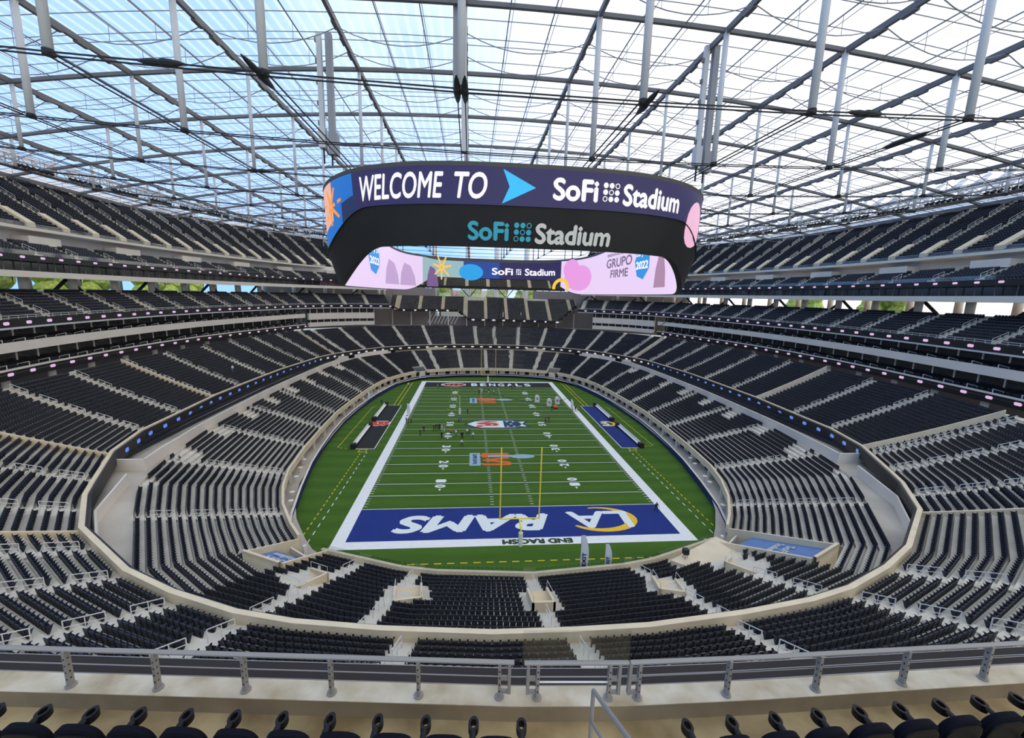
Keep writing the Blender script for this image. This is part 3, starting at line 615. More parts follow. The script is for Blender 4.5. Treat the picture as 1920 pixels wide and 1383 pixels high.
    R = resample(S5, 3.6); nn = norms(R, False); pmm = MB().box(-.07, -.07, 0, .07, .07, 1.9).mesh('mullion', steel)
    for p, q in zip(R, nn): struct(obj('mullion', pmm, None, (p[0]+q[0]*1.6, p[1]+q[1]*1.6, 36.6)))
    mb = MB(); wallstrip(S5, .0, .25, 38.35, 39.45, mb=mb); rb = mb.build('ribbon_board', black); tag(rb, 'black ribbon screen below the %s loge rows' % nm, 'screen'); logos(S5, -.05, 39.0, 4.2, 1.2, .5, gp, rb)
    mb = MB(); wallstrip(S5, .1, .04, 39.45, 40.2, mb=mb); mb.build('glass_front', glassc, rb)
    B4 = offs(S5, 5.8, False)
    tier('seating_deck', S5, B4, 39.3, 42.0, 7, False, [tuple(p) for p in resample(S5, 9.6)[1:]], 'narrow loge seating rows under the %s upper deck' % nm, tierid=4, pitch=.6, rails=3)
    mb = MB(); wallstrip(S5, 8.2, .2, 41, 44.6, mb=mb); tag(struct(mb.build('wall_loge', mat('pale_wall', (236, 228, 222), .8, .2, .1))), 'pale rear wall behind the %s loge rows' % nm)
    # pale control boxes on the loge level
    for k, p in enumerate(resample(S5, 21.)[1:]):
        q = norms(resample(S5, 21.), False)[k+1]; bx_ = MB().box(5.2, -3.6, 0, 8.0, 3.6, 1.5).box(5.2, -3.6, 1.5, 5.3, 3.6, 1.6); o = bx_.build('loge_box', whitep); o.location = (p[0], p[1], 41.9); o.rotation_euler = (0, 0, math.atan2(q[1], q[0])); tag(struct(o), 'pale boxed enclosure at the back of the %s loge rows' % nm)
    # upper deck
    Uq = [(93, 0), (92.3, 20), (90, 38), (86, 56), (80, 74), (72, 90), (61, 103), (47, 113)]
    Um = [(s*x, -y) for x, y in Uq[:5][::-1]]+[(s*x, y) for x, y in Uq[1:]]
    if s < 0: Um = Um[::-1]
    mb = MB(); wallstrip(Um, -.3, .4, 44.5, 45.1, mb=mb); flatstrip(Um, -.3, 6, 44.5, mb=mb); flatstrip(Um, 6, 20, 44.5, 57.4, mb=mb); tag(struct(mb.build('floor_slab', whitep)), 'pale front edge of the %s upper deck' % nm)
    aiU = [tuple(p) for p in resample(Um, 7.6)[1:]]
    UB = offs(Um, 20.5, False)
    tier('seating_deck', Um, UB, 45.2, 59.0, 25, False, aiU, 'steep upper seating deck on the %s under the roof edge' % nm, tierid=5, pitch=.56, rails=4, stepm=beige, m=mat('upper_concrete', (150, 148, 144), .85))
    mb = MB(); A3 = offs(Um, .15, False); wallstrip(Um, .1, .05, 45.1, 45.9, mb=mb); tag(mb.build('glass_barrier', glassc), 'glass barrier along the front of the %s upper deck' % nm, 'barrier')
    vb = MB(); t_ = [nearest_param(Um, np.array(a), False) for a in aiU]
    for t in t_[::1]:
        f, b = at(Um, t), at(UB, t); d = (b-f)/np.hypot(*(b-f)); nn = np.array([-d[1], d[0]])
        for sg in (0,):
            p, q = f+d*.3, f+d*4.6; a, e = nn*.7, nn*.85
            vb.add([(*(p-e), 45.2), (*(p+e), 45.2), (*(q+e), 48.3), (*(q-e), 48.3), (*(p-e), 46.1), (*(p+e), 46.1), (*(q+e), 49.0), (*(q-e), 49.0)], [(4, 5, 6, 7), (0, 1, 5, 4), (1, 2, 6, 5), (3, 0, 4, 7), (2, 3, 7, 6)])
    tag(struct(vb.build('stair_enclosure', beige)), 'beige stair enclosures at the foot of the %s upper deck' % nm)
    # facade lattice behind the upper deck
    mb = MB(); R1 = resample(offs(Um, 23, False), 5.5); R2_ = resample(offs(Um, 30, False), 5.5); k = min(len(R1), len(R2_))
    sc = len(R2_)/len(R1)
    for i in range(len(R1)-1):
        j = min(int(i*sc), len(R2_)-2)
        mb.bar((*R1[i], 58.5), (*R2_[j], 68), .7); mb.bar((*R2_[j], 68), (*R1[i+1], 58.5), .7); mb.bar((*R1[i], 58.5), (*R1[i+1], 58.5), .9)
    tag(mb.build('facade_lattice', silver), 'silver triangulated lattice behind the %s upper deck' % nm, 'lattice')
    mb = MB(); wallstrip(Um, 21, .2, 58.6, 60.2, mb=mb); tag(struct(mb.build('wall_upper', mat('pale_wall', (236, 228, 222)))), 'low wall along the top of the %s upper deck' % nm)
    # catwalk with lights
    cwp = [(s*x, y) for x, y in [(99.5, -70), (100.5, -40), (99.5, 0), (96.5, 35), (90.5, 62), (81, 88), (68, 106)]]
    if s < 0: cwp = cwp[::-1]
    cw = empty('catwalk', (s*101, 0, 57)); tag(cw, 'grey lighting catwalk truss hung along the %s roof edge' % nm, 'catwalk')
    def loc(p, z): return (p[0]-s*101, p[1], z-57)
    def cz(p): return 58.9+1.6*max(0, p[1])/90
    R = resample(cwp, 2.6); nn = norms(R, False)
    ch = MB()
    for of, dz in ((0, -1.1), (0, .0), (0, 1.2), (1.6, -1.1), (1.6, 1.2)):
        ch.tube([loc(p+q*of, cz(p)+dz) for p, q in zip(R, nn)], .15, 4)
    ch.build('chord', tbm_, cw)
    po = MB()
    for i in range(len(R)-1):
        po.bar(loc(R[i], cz(R[i])-1.1), loc(R[i], cz(R[i])+1.9), .12); po.bar(loc(R[i], cz(R[i])-1.1), loc(R[i+1], cz(R[i])+1.2), .1); po.bar(loc(R[i], cz(R[i])-1.1), loc(R[i]+nn[i]*1.6, cz(R[i])-1.1), .1)
        if i % 4 == 0: po.bar(loc(R[i], cz(R[i])), loc(R[i], cz(R[i])+4.5), .18)
    po.build('truss_web', tbm_, cw)['kind'] = 'stuff'
    fl = MB(); 
    for p, q in zip(resample(cwp, 1.15), norms(resample(cwp, 1.15), False)):
        if (p[1]*.09) % 1 < .72: c = p-q*.4; fl.bar(loc(c-q*.35, cz(p)-1.0), loc(c+q*.3, cz(p)-.55), .62, n=8)
    fl.build('floodlight', cablem, cw)['kind'] = 'stuff'
    fp = MB(); A = R; fp.strip([loc(p, cz(p)-1.15) for p in R], [loc(p+q*1.6, cz(p)-1.15) for p, q in zip(R, nn)]); fp.build('walkway', steel, cw)
# ------------------------------------------------------------------ far end stand (300 level)
rows = 18; fd = MB(); xs = np.linspace(-46.5, 46.5, 41); yc = lambda x: -.0055*x*x
def start(x):
    if x > 46: return 13
    if x > 36: return int(np.interp(x, [36, 46], [0, 13]))
    if x > -8: return 0
    if x > -14: return int(np.interp(x, [-14, -8], [7, 0]))
    if x > -42: return 7
    return int(np.interp(x, [-50, -42], [13, 7]))
fz = lambda r: 22.3+(33.0-22.3)*r/rows; fy = lambda x, r: 104+(119.5-104)*r/rows+yc(x)
ax = [-43, -32.5, -21.5, -9.8, .6, 11, 21.8, 32.5, 43]
sts = MB()
for r in range(rows):
    for i in range(40):
        x0, x1 = xs[i], xs[i+1]; xm = (x0+x1)/2
        if r < start(xm): continue
        fd.add([(x0, fy(x0, r), fz(r)), (x1, fy(x1, r), fz(r)), (x1, fy(x1, r+1), fz(r)), (x0, fy(x0, r+1), fz(r)), (x1, fy(x1, r+1), fz(r+1)), (x0, fy(x0, r+1), fz(r+1))], [(0, 1, 2, 3), (3, 2, 4, 5)])
    for x in np.arange(-46, 46, .56):
        if r < start(x) or min(abs(x-a) for a in ax) < .95: continue
        if -10 < x < 0 and r > 14 and x > -9 or (22 < x < 32 and r > 15): continue
        SEATS.append((x, fy(x, r+.6), fz(r), math.pi/2, 6))
    for a in ax:
        if r >= start(a): sts.box(a-.7, fy(a, r), fz(r)+.01, a+.7, fy(a, r+1), fz(r)+.3)
fdk = fd.build('seating_deck', concrete); tag(struct(fdk), 'stepped seating deck of the far end stand with a dipped front'); sts.build('aisle_steps', tan, fdk)['kind'] = 'stuff'
fb = MB(); prev = None
for x in np.linspace(-46.5, 46.5, 95):
    r = max(0, np.interp(x, [-52, -50, -42, -14, -8, 36, 46, 52], [13, 13, 7, 7, 0, 0, 13, 13])); p = (x, fy(x, r)-.25, fz(r))
    if prev: fb.add([(prev[0], prev[1], prev[2]-.9), (p[0], p[1], p[2]-.9), (p[0], p[1], p[2]+.35), (prev[0], prev[1], prev[2]+.35), (prev[0], prev[1]+.4, prev[2]+.35), (p[0], p[1]+.4, p[2]+.35), (prev[0], prev[1]+6, prev[2]-.3), (p[0], p[1]+6, p[2]-.3)], [(0, 1, 2, 3), (3, 2, 5, 4), (1, 0, 6, 7)], 0)
    prev = p
fbo = fb.build('ribbon_board', black); tag(fbo, 'black ribbon screen along the dipped far end stand', 'screen')
fl = MB()
for x in list(np.arange(-40, -13, 5.2))+list(np.arange(-6, 37, 5.2)):
    r = np.interp(x, [-52, -50, -42, -14, -8, 36, 46, 52], [13, 13, 7, 7, 0, 0, 13, 13]); fl.add([(x+.95*math.cos(2*math.pi*k/12), fy(x, r)-.3, fz(r)-.3+.42*math.sin(2*math.pi*k/12)) for k in range(12)], [tuple(range(12))])
fl.build('ribbon_display', gwt, fbo)
tag(struct(MB().box(-60, 112, 17.5, 60, 112.4, 23).build('wall_far', mat('mauve_wall', (150, 140, 136)))), 'dim rear wall of the far end concourse')
for x in list(np.arange(-46, 47, 9.2)): struct(MB().bar((x, 105.5, 17.5), (x, 105.5, 26), .5, n=8).build('column', offw))
tag(struct(MB().box(-58, 101, 18.3, 58, 112, 18.45).build('concourse_floor', conc_floor)), 'far end concourse floor behind the middle seats')
sl = MB()
for k in range(9): sl.bar((-29+k*1.7, 107.5, 19.5), (-26.5+k*1.7, 107.5, 24.5), .28)
tag(sl.build('slanted_screen', steelw), 'slanted white slat screen in the far end concourse', 'screen')
for x in (-42, -30, -18, -8, 2, 12, 22, 32, 42): struct(MB().bar((x, 121.5, 32.5), (x, 121.5, 38.5), .55, n=8).build('column', offw))
br = MB()
for x in (-36, -13, 7, 27): br.bar((x, 121.8, 38), (x+5, 121.8, 33), .4).bar((x+5, 121.8, 33), (x+9, 121.8, 38), .4)
tag(struct(br.build('diagonal_brace', cablem)), 'dark diagonal braces behind the far end stand')
uf = MB(); ur = 9
for r in range(ur):
    z = 38.2+r*.62; y = 121+r*.95; uf.box(-44, y, z-.1, 44, y+.96, z+.5)
    for x in np.arange(-43, 43, .6):
        if min(abs(x-a) for a in (-33, -21, -9.5, 2, 13.5, 25, 36)) > .8: SEATS.append((x, y+.55, z+.5, math.pi/2, 6))
tag(struct(uf.build('seating_deck', beige)), 'upper far end seating deck seen under the hanging screen')
tag(struct(MB().box(-44, 120.6, 37.5, 44, 121, 38.9).build('trim_1', black)), 'black front edge of the upper far end deck')
tag(struct(MB().box(-60, 130.2, 30, 60, 130.3, 38).build('window_1', glassc)), 'clear glazed end wall behind the far end stand')
for s in (-1, 1): tag(struct(MB().box(min(s*44, s*80), 123, 33, max(s*44, s*80), 124, 37.4).build('trim_2' if s > 0 else 'trim_3', whitep)), 'pale slab edge beside the far end stand, %s part' % ('right' if s > 0 else 'left'))
for u in (815, 878, 932, 988):
    p = CP+((_F+_R2*(u-PU)/FPX-_U2*(480-PV)/FPX))*270; struct(MB().bar((p[0], p[1], 20), (p[0], p[1], 67), 3.4, n=14).build('roof_column', steelw, smooth=True))
for s in (-1, 1):
    P = [(s*26, 118.8), (s*46, 110.5), (s*72, 101), (s*96, 84)]
    tag(struct(wallstrip(P if s < 0 else P[::-1], 0, .3, 17, 37.2).build('wall_corner', mat('mauve_wall', (150, 140, 136)))), 'dim wall closing the %s far corner behind the stands' % ('right' if s > 0 else 'left'))
# ------------------------------------------------------------------ seats
def seat_far():
    return [((-.23, .02, .40), (-.23, .14, .84), (.23, .14, .84), (.23, .02, .40)), ((-.23, .14, .84), (-.23, .20, .84), (.23, .20, .84), (.23, .14, .84)), ((-.23, .20, .84), (-.23, .10, .12), (.23, .10, .12), (.23, .20, .84)),
            ((-.22, -.10, .62), (-.22, .03, .42), (.22, .03, .42), (.22, -.10, .62)), ((-.22, -.10, .62), (.22, -.10, .62), (.20, .03, .30), (-.20, .03, .30))]
def seat_mid():
    q = seat_far()
    q += [((-.23, .20, .84), (-.23, .14, .84), (-.23, .02, .40), (-.23, .10, .12)), ((.23, .14, .84), (.23, .20, .84), (.23, .10, .12), (.23, .02, .40))]
    for s in (-.27, .27):
        q += [((s-.025, -.20, .60), (s+.025, -.20, .60), (s+.025, .12, .64), (s-.025, .12, .64)), ((s-.025, -.20, .60), (s-.025, .12, .64), (s-.025, .10, .10), (s-.025, .0, .10)), ((s+.025, -.20, .60), (s+.025, .0, .10), (s+.025, .10, .10), (s+.025, .12, .64)), ((s-.05, -.26, .615), (s+.05, -.26, .615), (s+.05, -.12, .615), (s-.05, -.12, .615))]
    return q
def seat_array(name, S, quads, m):
    Q = np.array(quads, float).reshape(-1, 3); nq = len(quads); S = np.asarray(S)
    a = S[:, 3]-math.pi/2; c, s = np.cos(a)[:, None], np.sin(a)[:, None]
    X = Q[None, :, 0]*c-Q[None, :, 1]*s+S[:, 0:1]; Y = Q[None, :, 0]*s+Q[None, :, 1]*c+S[:, 1:2]; Z = Q[None, :, 2]+S[:, 2:3]
    V = np.stack([X, Y, Z], -1).reshape(-1, 3); idx = np.arange(len(V)).reshape(-1, 4)
    return obj(name, mesh_np(name, V, idx, m))
_kept = []
for q_ in SEATS:
    if _kept and _kept[-1][4] == q_[4] and abs(_kept[-1][2]-q_[2]) < .01 and math.hypot(_kept[-1][0]-q_[0], _kept[-1][1]-q_[1]) < .47: continue
    _kept.append(q_)
SA = np.array(_kept)
u, v, w = proj(SA[:, :3]+np.array([0, 0, .5]))
vis = (w > 1) & (u > -40) & (u < 1960) & (v > -40) & (v < 1420)
SA = SA[vis]; u = u[vis]; v = v[vis]; dist = np.hypot(*(SA[:, :2]-CP[:2]).T)
rim = 1225+np.interp(u, [0, 960, 1180, 1920], [2, 30, 32, -12])
cand = np.where((SA[:, 4] == 2) & (SA[:, 1] < -70) & (v < rim) & (u > 0) & (u < 1920))[0]
cand = cand[np.argsort(dist[cand])][:276]
near = np.zeros(len(SA), bool); near[cand] = True
smid = mat('navy_seat_near', (24, 27, 38), .5, spec=.45)
def seatfine():
    mb = MB(); n = 7
    # back shell: gently curved rounded panel
    fr = []; bk = []
    for zt in (.36, .46, .72, .82, .86):
        hw = {.36: .20, .46: .235, .72: .235, .82: .215, .86: .15}[zt]; y = .02+(zt-.36)*.27
        fr.append([(hw*(2*k/(n-1)-1), y-.03*(1-(2*k/(n-1)-1)**2)+.03, zt) for k in range(n)]); bk.append([(a, b+.055, c) for a, b, c in fr[-1]])
    for i in range(len(fr)-1): mb.strip(fr[i+1], fr[i]); mb.strip(bk[i], bk[i+1])
    mb.strip(bk[-1], fr[-1]); mb.strip([r[0] for r in fr], [r[0] for r in bk]); mb.strip([r[-1] for r in bk], [r[-1] for r in fr])
    back = mb.mesh('backrest', navyb); mb = MB()
    # tipped-up seat pan
    P = [(-.12, .66), (-.02, .70), (.04, .44), (-.01, .38)]
    V = [(x, y, z) for x in (-.215, .215) for y, z in P]; mb.add(V, [(0, 1, 2, 3), (7, 6, 5, 4), (0, 4, 5, 1), (1, 5, 6, 2), (2, 6, 7, 3), (3, 7, 4, 0)])
    pan = mb.mesh('seat_pan', navyb); mb = MB()
    mb.bar((0, .12, .62), (0, -.16, .63), .045); mb.bar((0, .06, .02), (0, .08, .62), .05, .08)
    mb.add([(.06*math.cos(k*math.pi/4), -.22+.075*math.sin(k*math.pi/4), .64) for k in range(8)]+[(.05*math.cos(k*math.pi/4), -.22+.06*math.sin(k*math.pi/4), .55) for k in range(8)], [(k, (k+1) % 8, 8+(k+1) % 8, 8+k) for k in range(8)]+[tuple(range(8, 16))])
    return back, pan, mb.mesh('armrest', navyb)
fine = seatfine()
# each near seat is named by its row, its block and its place in the block
nz = np.array(z200); rowi = np.array([int(np.argmin(abs(nz-q))) for q in SA[:, 2]])
ang = np.arctan2(SA[:, 0], -SA[:, 1]); aang = np.sort([math.atan2(a[0], -a[1]) for a in near200+[(57.2, -49.8), (-57.2, -49.8), (44.2, -70.2), (-44.2, -70.2)]]); blk_ = np.searchsorted(aang, ang)
pos = {}
for rr_ in range(20):
    for bb_ in np.unique(blk_[near]):
        k_ = np.where((SA[:, 4] == 2) & (SA[:, 1] < -60) & (rowi == rr_) & (blk_ == bb_))[0]
        for j_, i_ in enumerate(k_[np.argsort(ang[k_])]): pos[i_] = j_
b0_ = blk_[near].min()
for i in np.where(near)[0]:
    x, y, z, a, _ = SA[i]
    o = empty('stadium_seat', (x, y, z), a-math.pi/2); obj('backrest', fine[0], o); obj('seat_pan', fine[1], o); obj('armrest', fine[2], o, (-.27, 0, 0)); obj('armrest', fine[2], o, (.27, 0, 0))
    tag(o, 'black folding seat, %s row behind beige ring, %s from left, %s block from left' % (ordw(rowi[i]), ordw(pos[i]), ordw(blk_[i]-b0_)), 'seat', 'black folding seats of the near middle tier')
rest = SA[~near]; dr = dist[~near]
mid = dr < 75
V = []
qm, qf = seat_mid(), seat_far()
def arr(S, quads):
    Q = np.array(quads, float).reshape(-1, 3); a = S[:, 3]-math.pi/2; c, s = np.cos(a)[:, None], np.sin(a)[:, None]
    return np.stack([Q[None, :, 0]*c-Q[None, :, 1]*s+S[:, 0:1], Q[None, :, 0]*s+Q[None, :, 1]*c+S[:, 1:2], Q[None, :, 2]+S[:, 2:3]], -1).reshape(-1, 3)
V = np.vstack([arr(rest[mid], qm), arr(rest[~mid], qf)])
o = obj('stadium_seats', mesh_np('stadium_seats', V, np.arange(len(V)).reshape(-1, 4), navy)); tag(o, 'thousands of dark navy folding seats filling the stands', 'seats', None, 'stuff')
print('seats', len(SA), 'quads', len(V)//4)
# ------------------------------------------------------------------ aisle handrails
RA = []
for x, y, z, rz, t, ln, rise, ai_, up_, dl_ in RAILS:
    uu, vv, ww = proj(np.array([[x, y, z+.9]])); 
    if ww[0] > 1 and 0 < uu[0] < 1920 and 0 < vv[0] < 1250: RA.append((np.hypot(x-CP[0], y-CP[1]), x, y, z, rz, t, round(ln, 2), round(rise, 2), ai_, up_, dl_))
RA.sort(); rmesh = {}
def rail_mesh(ln, rise, r=.026):
    k = (ln, rise, r)
    if k not in rmesh:
        mb = MB(); mb.tube([(0, 0, 0), (0, 0, .95), (ln, 0, .95+rise), (ln, 0, rise)], r, 4); mb.bar((0, 0, .5), (ln, 0, .5+rise), r*1.6); mb.bar((ln/2, 0, rise/2), (ln/2, 0, .95+rise/2), r*1.6)
        rmesh[k] = mb.mesh('aisle_handrail', railm)
    return rmesh[k]
tn = {1: 'lowest tier', 2: 'middle tier', 3: 'raised tier', 4: 'loge rows', 5: 'upper deck'}
for d, x, y, z, rz, t, ln, rise, ai_, up_, dl_ in RA[:290]:
    o = obj('aisle_handrail', rail_mesh(ln, rise), None, (x, y, z), rz); tag(o, 'white handrail, %s up the %s aisle anticlockwise, %s%s' % (ordw(up_), ordw(ai_), 'left ' if t > 2 and x < 0 else 'right ' if t > 2 else '', tn[t]), 'handrail', 'aisle handrails of the '+tn[t])
if RA[290:]:
    mb = MB()
    for d, x, y, z, rz, t, ln, rise, ai_, up_, dl_ in RA[290:]:
        c, s = math.cos(rz)*ln, math.sin(rz)*ln; mb.bar((x, y, z+.95), (x+c, y+s, z+rise+.95), .09); mb.bar((x, y, z+.5), (x+c, y+s, z+rise+.5), .07); mb.bar((x, y, z), (x, y, z+.95), .08); mb.bar((x+c, y+s, z+rise), (x+c, y+s, z+rise+.95), .08)
    tag(mb.build('aisle_handrails', railm), 'distant white aisle handrails on the far stands', 'handrails', None, 'stuff')
# ------------------------------------------------------------------ roof
GX = [8.35+16.7*k for k in range(-7, 7)]; GY = [-2.2+16.7*k for k in range(-8, 10)]
def rz(x, y=0): return 69.5-6*(x/78.)**2
ceil = MB()
for s in (-1, 1): ceil.strip([(s*108.55+s*a, GY[0], rz(108.55)+b) for a, b in ((0, -.5), (.6, .5))], [(s*108.55+s*a, GY[-1], rz(108.55)+b) for a, b in ((0, -.5), (.6, .5))])
ceil = ceil.build('ceiling', steelw); struct(ceil); tag(ceil, 'translucent film roof on a steel cable net high above the stadium')
ly = 16.7
pmesh = {}
for i in range(len(GX)-1):
    xm = (GX[i]+GX[i+1])/2; mb = MB(); k = 4
    g = [[(GX[i]+(GX[i+1]-GX[i])*a/k-xm, ly*(b/k-.5), rz(GX[i]+(GX[i+1]-GX[i])*a/k)-rz(xm)) for b in range(k+1)] for a in range(k+1)]
    for a in range(k): mb.strip(g[a], g[a+1])
    me = mb.mesh('roof_panel', film)
    for j in range(len(GY)-1): obj('roof_panel', me, ceil, (xm, (GY[j]+GY[j+1])/2, rz(xm)+.25))
tb_w = mat('pale_beam', (150, 152, 156), .5)
for x in GX:
    o = MB().box(-.22, GY[0], -.62, .22, GY[-1], .1).build('roof_beam', darksteel, ceil, loc=(x, 0, rz(x)))
    tr = MB()
    for j in range(len(GY)-1):
        for q in (.28, .5, .72): tr.box(x-.28, GY[j]+ly*q-.9, rz(x)-.85, x+.28, GY[j]+ly*q+.9, rz(x)-.6)
    tr.build('beam_gusset', darksteel, o).location = (-x, 0, -rz(x))
fx = np.linspace(GX[0], GX[-1], 53)
for y in GY:
    mb = MB()
    mb.tube([(x, y, rz(x)-.25) for x in fx], .24, 4); o = mb.build('cross_beam', darksteel, ceil)
    mb = MB(); mb.tube([(x, y+.25, rz(x)+.05) for x in fx], .16, 4); mb.build('beam_flange', steelw, o)
mb = MB()
for i in range(len(GX)-1):
    for q in (1/3, 2/3):
        x = GX[i]+16.7*q; mb.bar((x, GY[2], rz(x)-.05), (x, GY[-1], rz(x)-.05), .13)
        mb.bar((x+.35, GY[2], rz(x)-.55), (x+.35, GY[-1], rz(x)-.4), .06)
mb.build('purlins', tb_w, ceil)['kind'] = 'stuff'
mb = MB()
for y0 in GY[2:-1]:
    for q in (.2, .45, .55, .8):
        y = y0+ly*q; mb.tube([(x, y, rz(x)-.03) for x in fx[::2]], .04, 4)
    for q in (.33, .67):
        y = y0+ly*q
        for i in range(len(GX)-1):
            P = []
            for k in range(9):
                t = k/8; x = GX[i]+16.7*t; P.append((x, y, rz(x)-.5-2.0*4*t*(1-t)))
            mb.tube(P, .045, 4)
            for t in (1/3, 2/3): x = GX[i]+16.7*t; mb.bar((x, y, rz(x)-.5-2.0*4*t*(1-t)), (x, y, rz(x)), .05)
mb.build('sag_cables', tb_w, ceil)['kind'] = 'stuff'
SX = GX[1:-1]; SY = GY[4:16]
stm = {}
def sz(x): return rz(x)-17.0*(1-(x/112.)**2)
for j, y in enumerate(SY):
    for x in SX:
        if (abs(x+25) < 1 or abs(x+8.35) < 1) and j == 1: continue
        o = empty('flying_mast', (x, y, sz(x))); o.parent = ceil
        MB().bar((0, 0, 0), (0, 0, rz(x)-sz(x)-.2), .72 if y < -40 else .5, n=12).build('mast_tube', steelw, o, smooth=True)
        MB().bar((0, 0, -.35), (0, 0, .1), .84, n=10).build('mast_shoe', cablem, o)
mb = MB()
for y in SY:
    for a, b in zip(SX[:-1], SX[1:]):
        for d in (-.35, .35): mb.bar((a, y+d, sz(a)-.2), (b, y+d, sz(b)-.2), .11)
for x in SX:
    for a, b in zip(SY[:-1], SY[1:]):
        for d in (-.35, .35): mb.bar((x+d, a, sz(x)-.2), (x+d, b, sz(x)-.2), .11)
mb.build('net_cables', cablem, ceil)['kind'] = 'stuff'
def spindle(name, c, d, L, r, m, parent=None):
    mb = MB(); c = np.array(c); d = np.array(d, float); d /= np.linalg.norm(d); prev = None
    pr = [(-.5, .15), (-.38, .55), (-.2, .8), (-.05, .7), (.05, 1), (.2, .9), (.36, .6), (.5, .15)]
    up = np.array([0, 0, 1.]) if abs(d[2]) < .9 else np.array([1., 0, 0]); x = np.cross(d, up); x /= np.linalg.norm(x); y = np.cross(x, d)
    rings = [[tuple(c+d*t*L+(x*math.cos(a)+y*math.sin(a))*r*q) for a in np.linspace(0, 2*math.pi, 9)] for t, q in pr]
    for a, b in zip(rings[:-1], rings[1:]): mb.strip(b, a)
    return mb.build(name, m, parent)
for k, (u_, v_, z_, d_, L_, w_) in enumerate([(380, 28, 64.5, (.2, 1, -.05), 8, 'above the left upper corner'), (838, 85, 63.5, (0, 1, 0), 7, 'left one of the pair over the screen centre'), (853, 85, 63.5, (0, 1, 0), 7, 'right one of the pair over the screen centre'), (1262, 112, 63.5, (-.1, 1, -.05), 7, 'above the right end of the screen'), (1650, 122, 62.0, (-.15, 1, 0), 7.5, 'near the right upper corner'), (303, 152, 61.5, (1, .1, -.03), 5, 'on the left cross cable'), (1630, 227, 60, (1, .1, 0), 5, 'on the right cross cable'), (485, 300, 60, (1, .1, 0), 5, 'left of the hanging screen')]):
    # the joint sits on the net cable that passes closest to this spot
    best = None
    for x in SX:
        for y in np.arange(SY[0], SY[-1], .5):
            for sd in (-.35, .35):
                if k == 1 and sd > 0 or k == 2 and sd < 0: continue
                if abs(d_[0]) < .5: best = min(best or (1e9,), (float(np.hypot(*(np.array(proj(np.array([[x+sd, y, sz(x)-.2]]))[:2]).ravel()-np.array([u_, v_])))), x+sd, y, sz(x)-.2))
    for y in SY:
        for a, b in zip(SX[:-1], SX[1:]):
            for t in np.linspace(0, 1, 20):
                if abs(d_[0]) > .5:
                    q = np.array([a+(b-a)*t, y-.35, sz(a)+(sz(b)-sz(a))*t-.2]); best = min(best or (1e9,), (float(np.hypot(*(np.array(proj(q[None])[:2]).ravel()-np.array([u_, v_])))), *q))
    p = np.array(best[1:]); d_ = (0, 1, 0) if abs(d_[0]) < .5 else (1, 0, 0)
    o = spindle('cable_joint', p, d_, L_*.75, .34, cablem); tag(o, 'black wrapped cable joint '+w_, 'cable joint', 'wrapped cable joints under the roof')
# ------------------------------------------------------------------ hanging oval screen
RC, RA_, RB_, RP = (.5, 0.), 35.2, 55.5, 3.0
th = np.linspace(-math.pi/2, 1.5*math.pi, 4001)
ring = np.c_[RC[0]+RA_*np.sign(np.cos(th))*abs(np.cos(th))**(2/RP), RC[1]+RB_*np.sign(np.sin(th))*abs(np.sin(th))**(2/RP)]
sl_ = np.r_[0, np.cumsum(np.hypot(*np.diff(ring, axis=0).T))]; RLEN = sl_[-1]
def rpos(s):
    s = np.asarray(s, float) % RLEN; x = np.interp(s, sl_, ring[:, 0]); y = np.interp(s, sl_, ring[:, 1])
    d = .4; s1, s0 = (s+d) % RLEN, (s-d) % RLEN
    tx = np.interp(s1, sl_, ring[:, 0])-np.interp(s0, sl_, ring[:, 0]); ty = np.interp(s1, sl_, ring[:, 1])-np.interp(s0, sl_, ring[:, 1]); l = np.hypot(tx, ty)
    return np.c_[x, y], np.c_[ty/l, -tx/l]
def sm(t): t = np.clip(t, 0, 1); return t*t*(3-2*t)
def arch(P): return sm((32.5-abs(P[:, 0]-RC[0]))/11)*sm((abs(P[:, 1])-12)/18)
def prof(s):
    P, n = rpos(s); a = arch(P); yn = (P[:, 1]+55)/110
    bot = 35.4+(5.3-.3*yn)*a; lbo = 40.6+4.9*a; top = 50.0-2.6*sm((yn-.35)/.5); it = 48.0-1.4*a
    lbo = np.minimum(lbo, top-1.2); it = np.minimum(it, top-.3)
    return P, n, bot, lbo, top, it
def R_outer(s, z, eps=0.):
    P, n, bot, lbo, top, it = prof(s); z = np.asarray(z, float); f = np.clip((z-lbo)/(top-lbo), 0, 1); g = np.clip((z-bot)/(lbo-bot), 0, 1)
    off = np.where(z >= lbo, -.35+.35*f, -1.9+1.55*g); return np.c_[P+n*(off+eps)[:, None], z]
def R_inner(s, z, eps=0.):
    P, n, bot, lbo, top, it = prof(s); return np.c_[P+n*np.reshape(-2.7-np.asarray(eps), (-1, 1)), np.asarray(z, float)]
board = empty('hanging_screen', (RC[0], RC[1], 36)); tag(board, 'huge black oval double sided video screen hung over the field', 'video screen')
ns = 300; SS = np.linspace(0, RLEN, ns+1)
P, n, bot, lbo, top, it = prof(SS)
def pts(off, z): return [tuple(q) for q in np.c_[P+n*off, z]-np.array([RC[0], RC[1], 36])]
def seatchild(o): return o
sh = MB(); sh.strip(pts(-1.9, bot), pts(-.35, lbo)); sh.strip(pts(-.35, lbo), pts(-.1, lbo+.01)); sh.strip(pts(-2.7, bot), pts(-1.9, bot)); sh.build('shell', shellm, board)
tp = MB(); tp.strip(pts(0, top), pts(.12, top+.45)); tp.strip(pts(.12, top+.45), pts(-2.7, top+.35)); tp.strip(pts(-2.7, top+.35), pts(-2.72, it)); tp.build('shell_top', shellt, board)
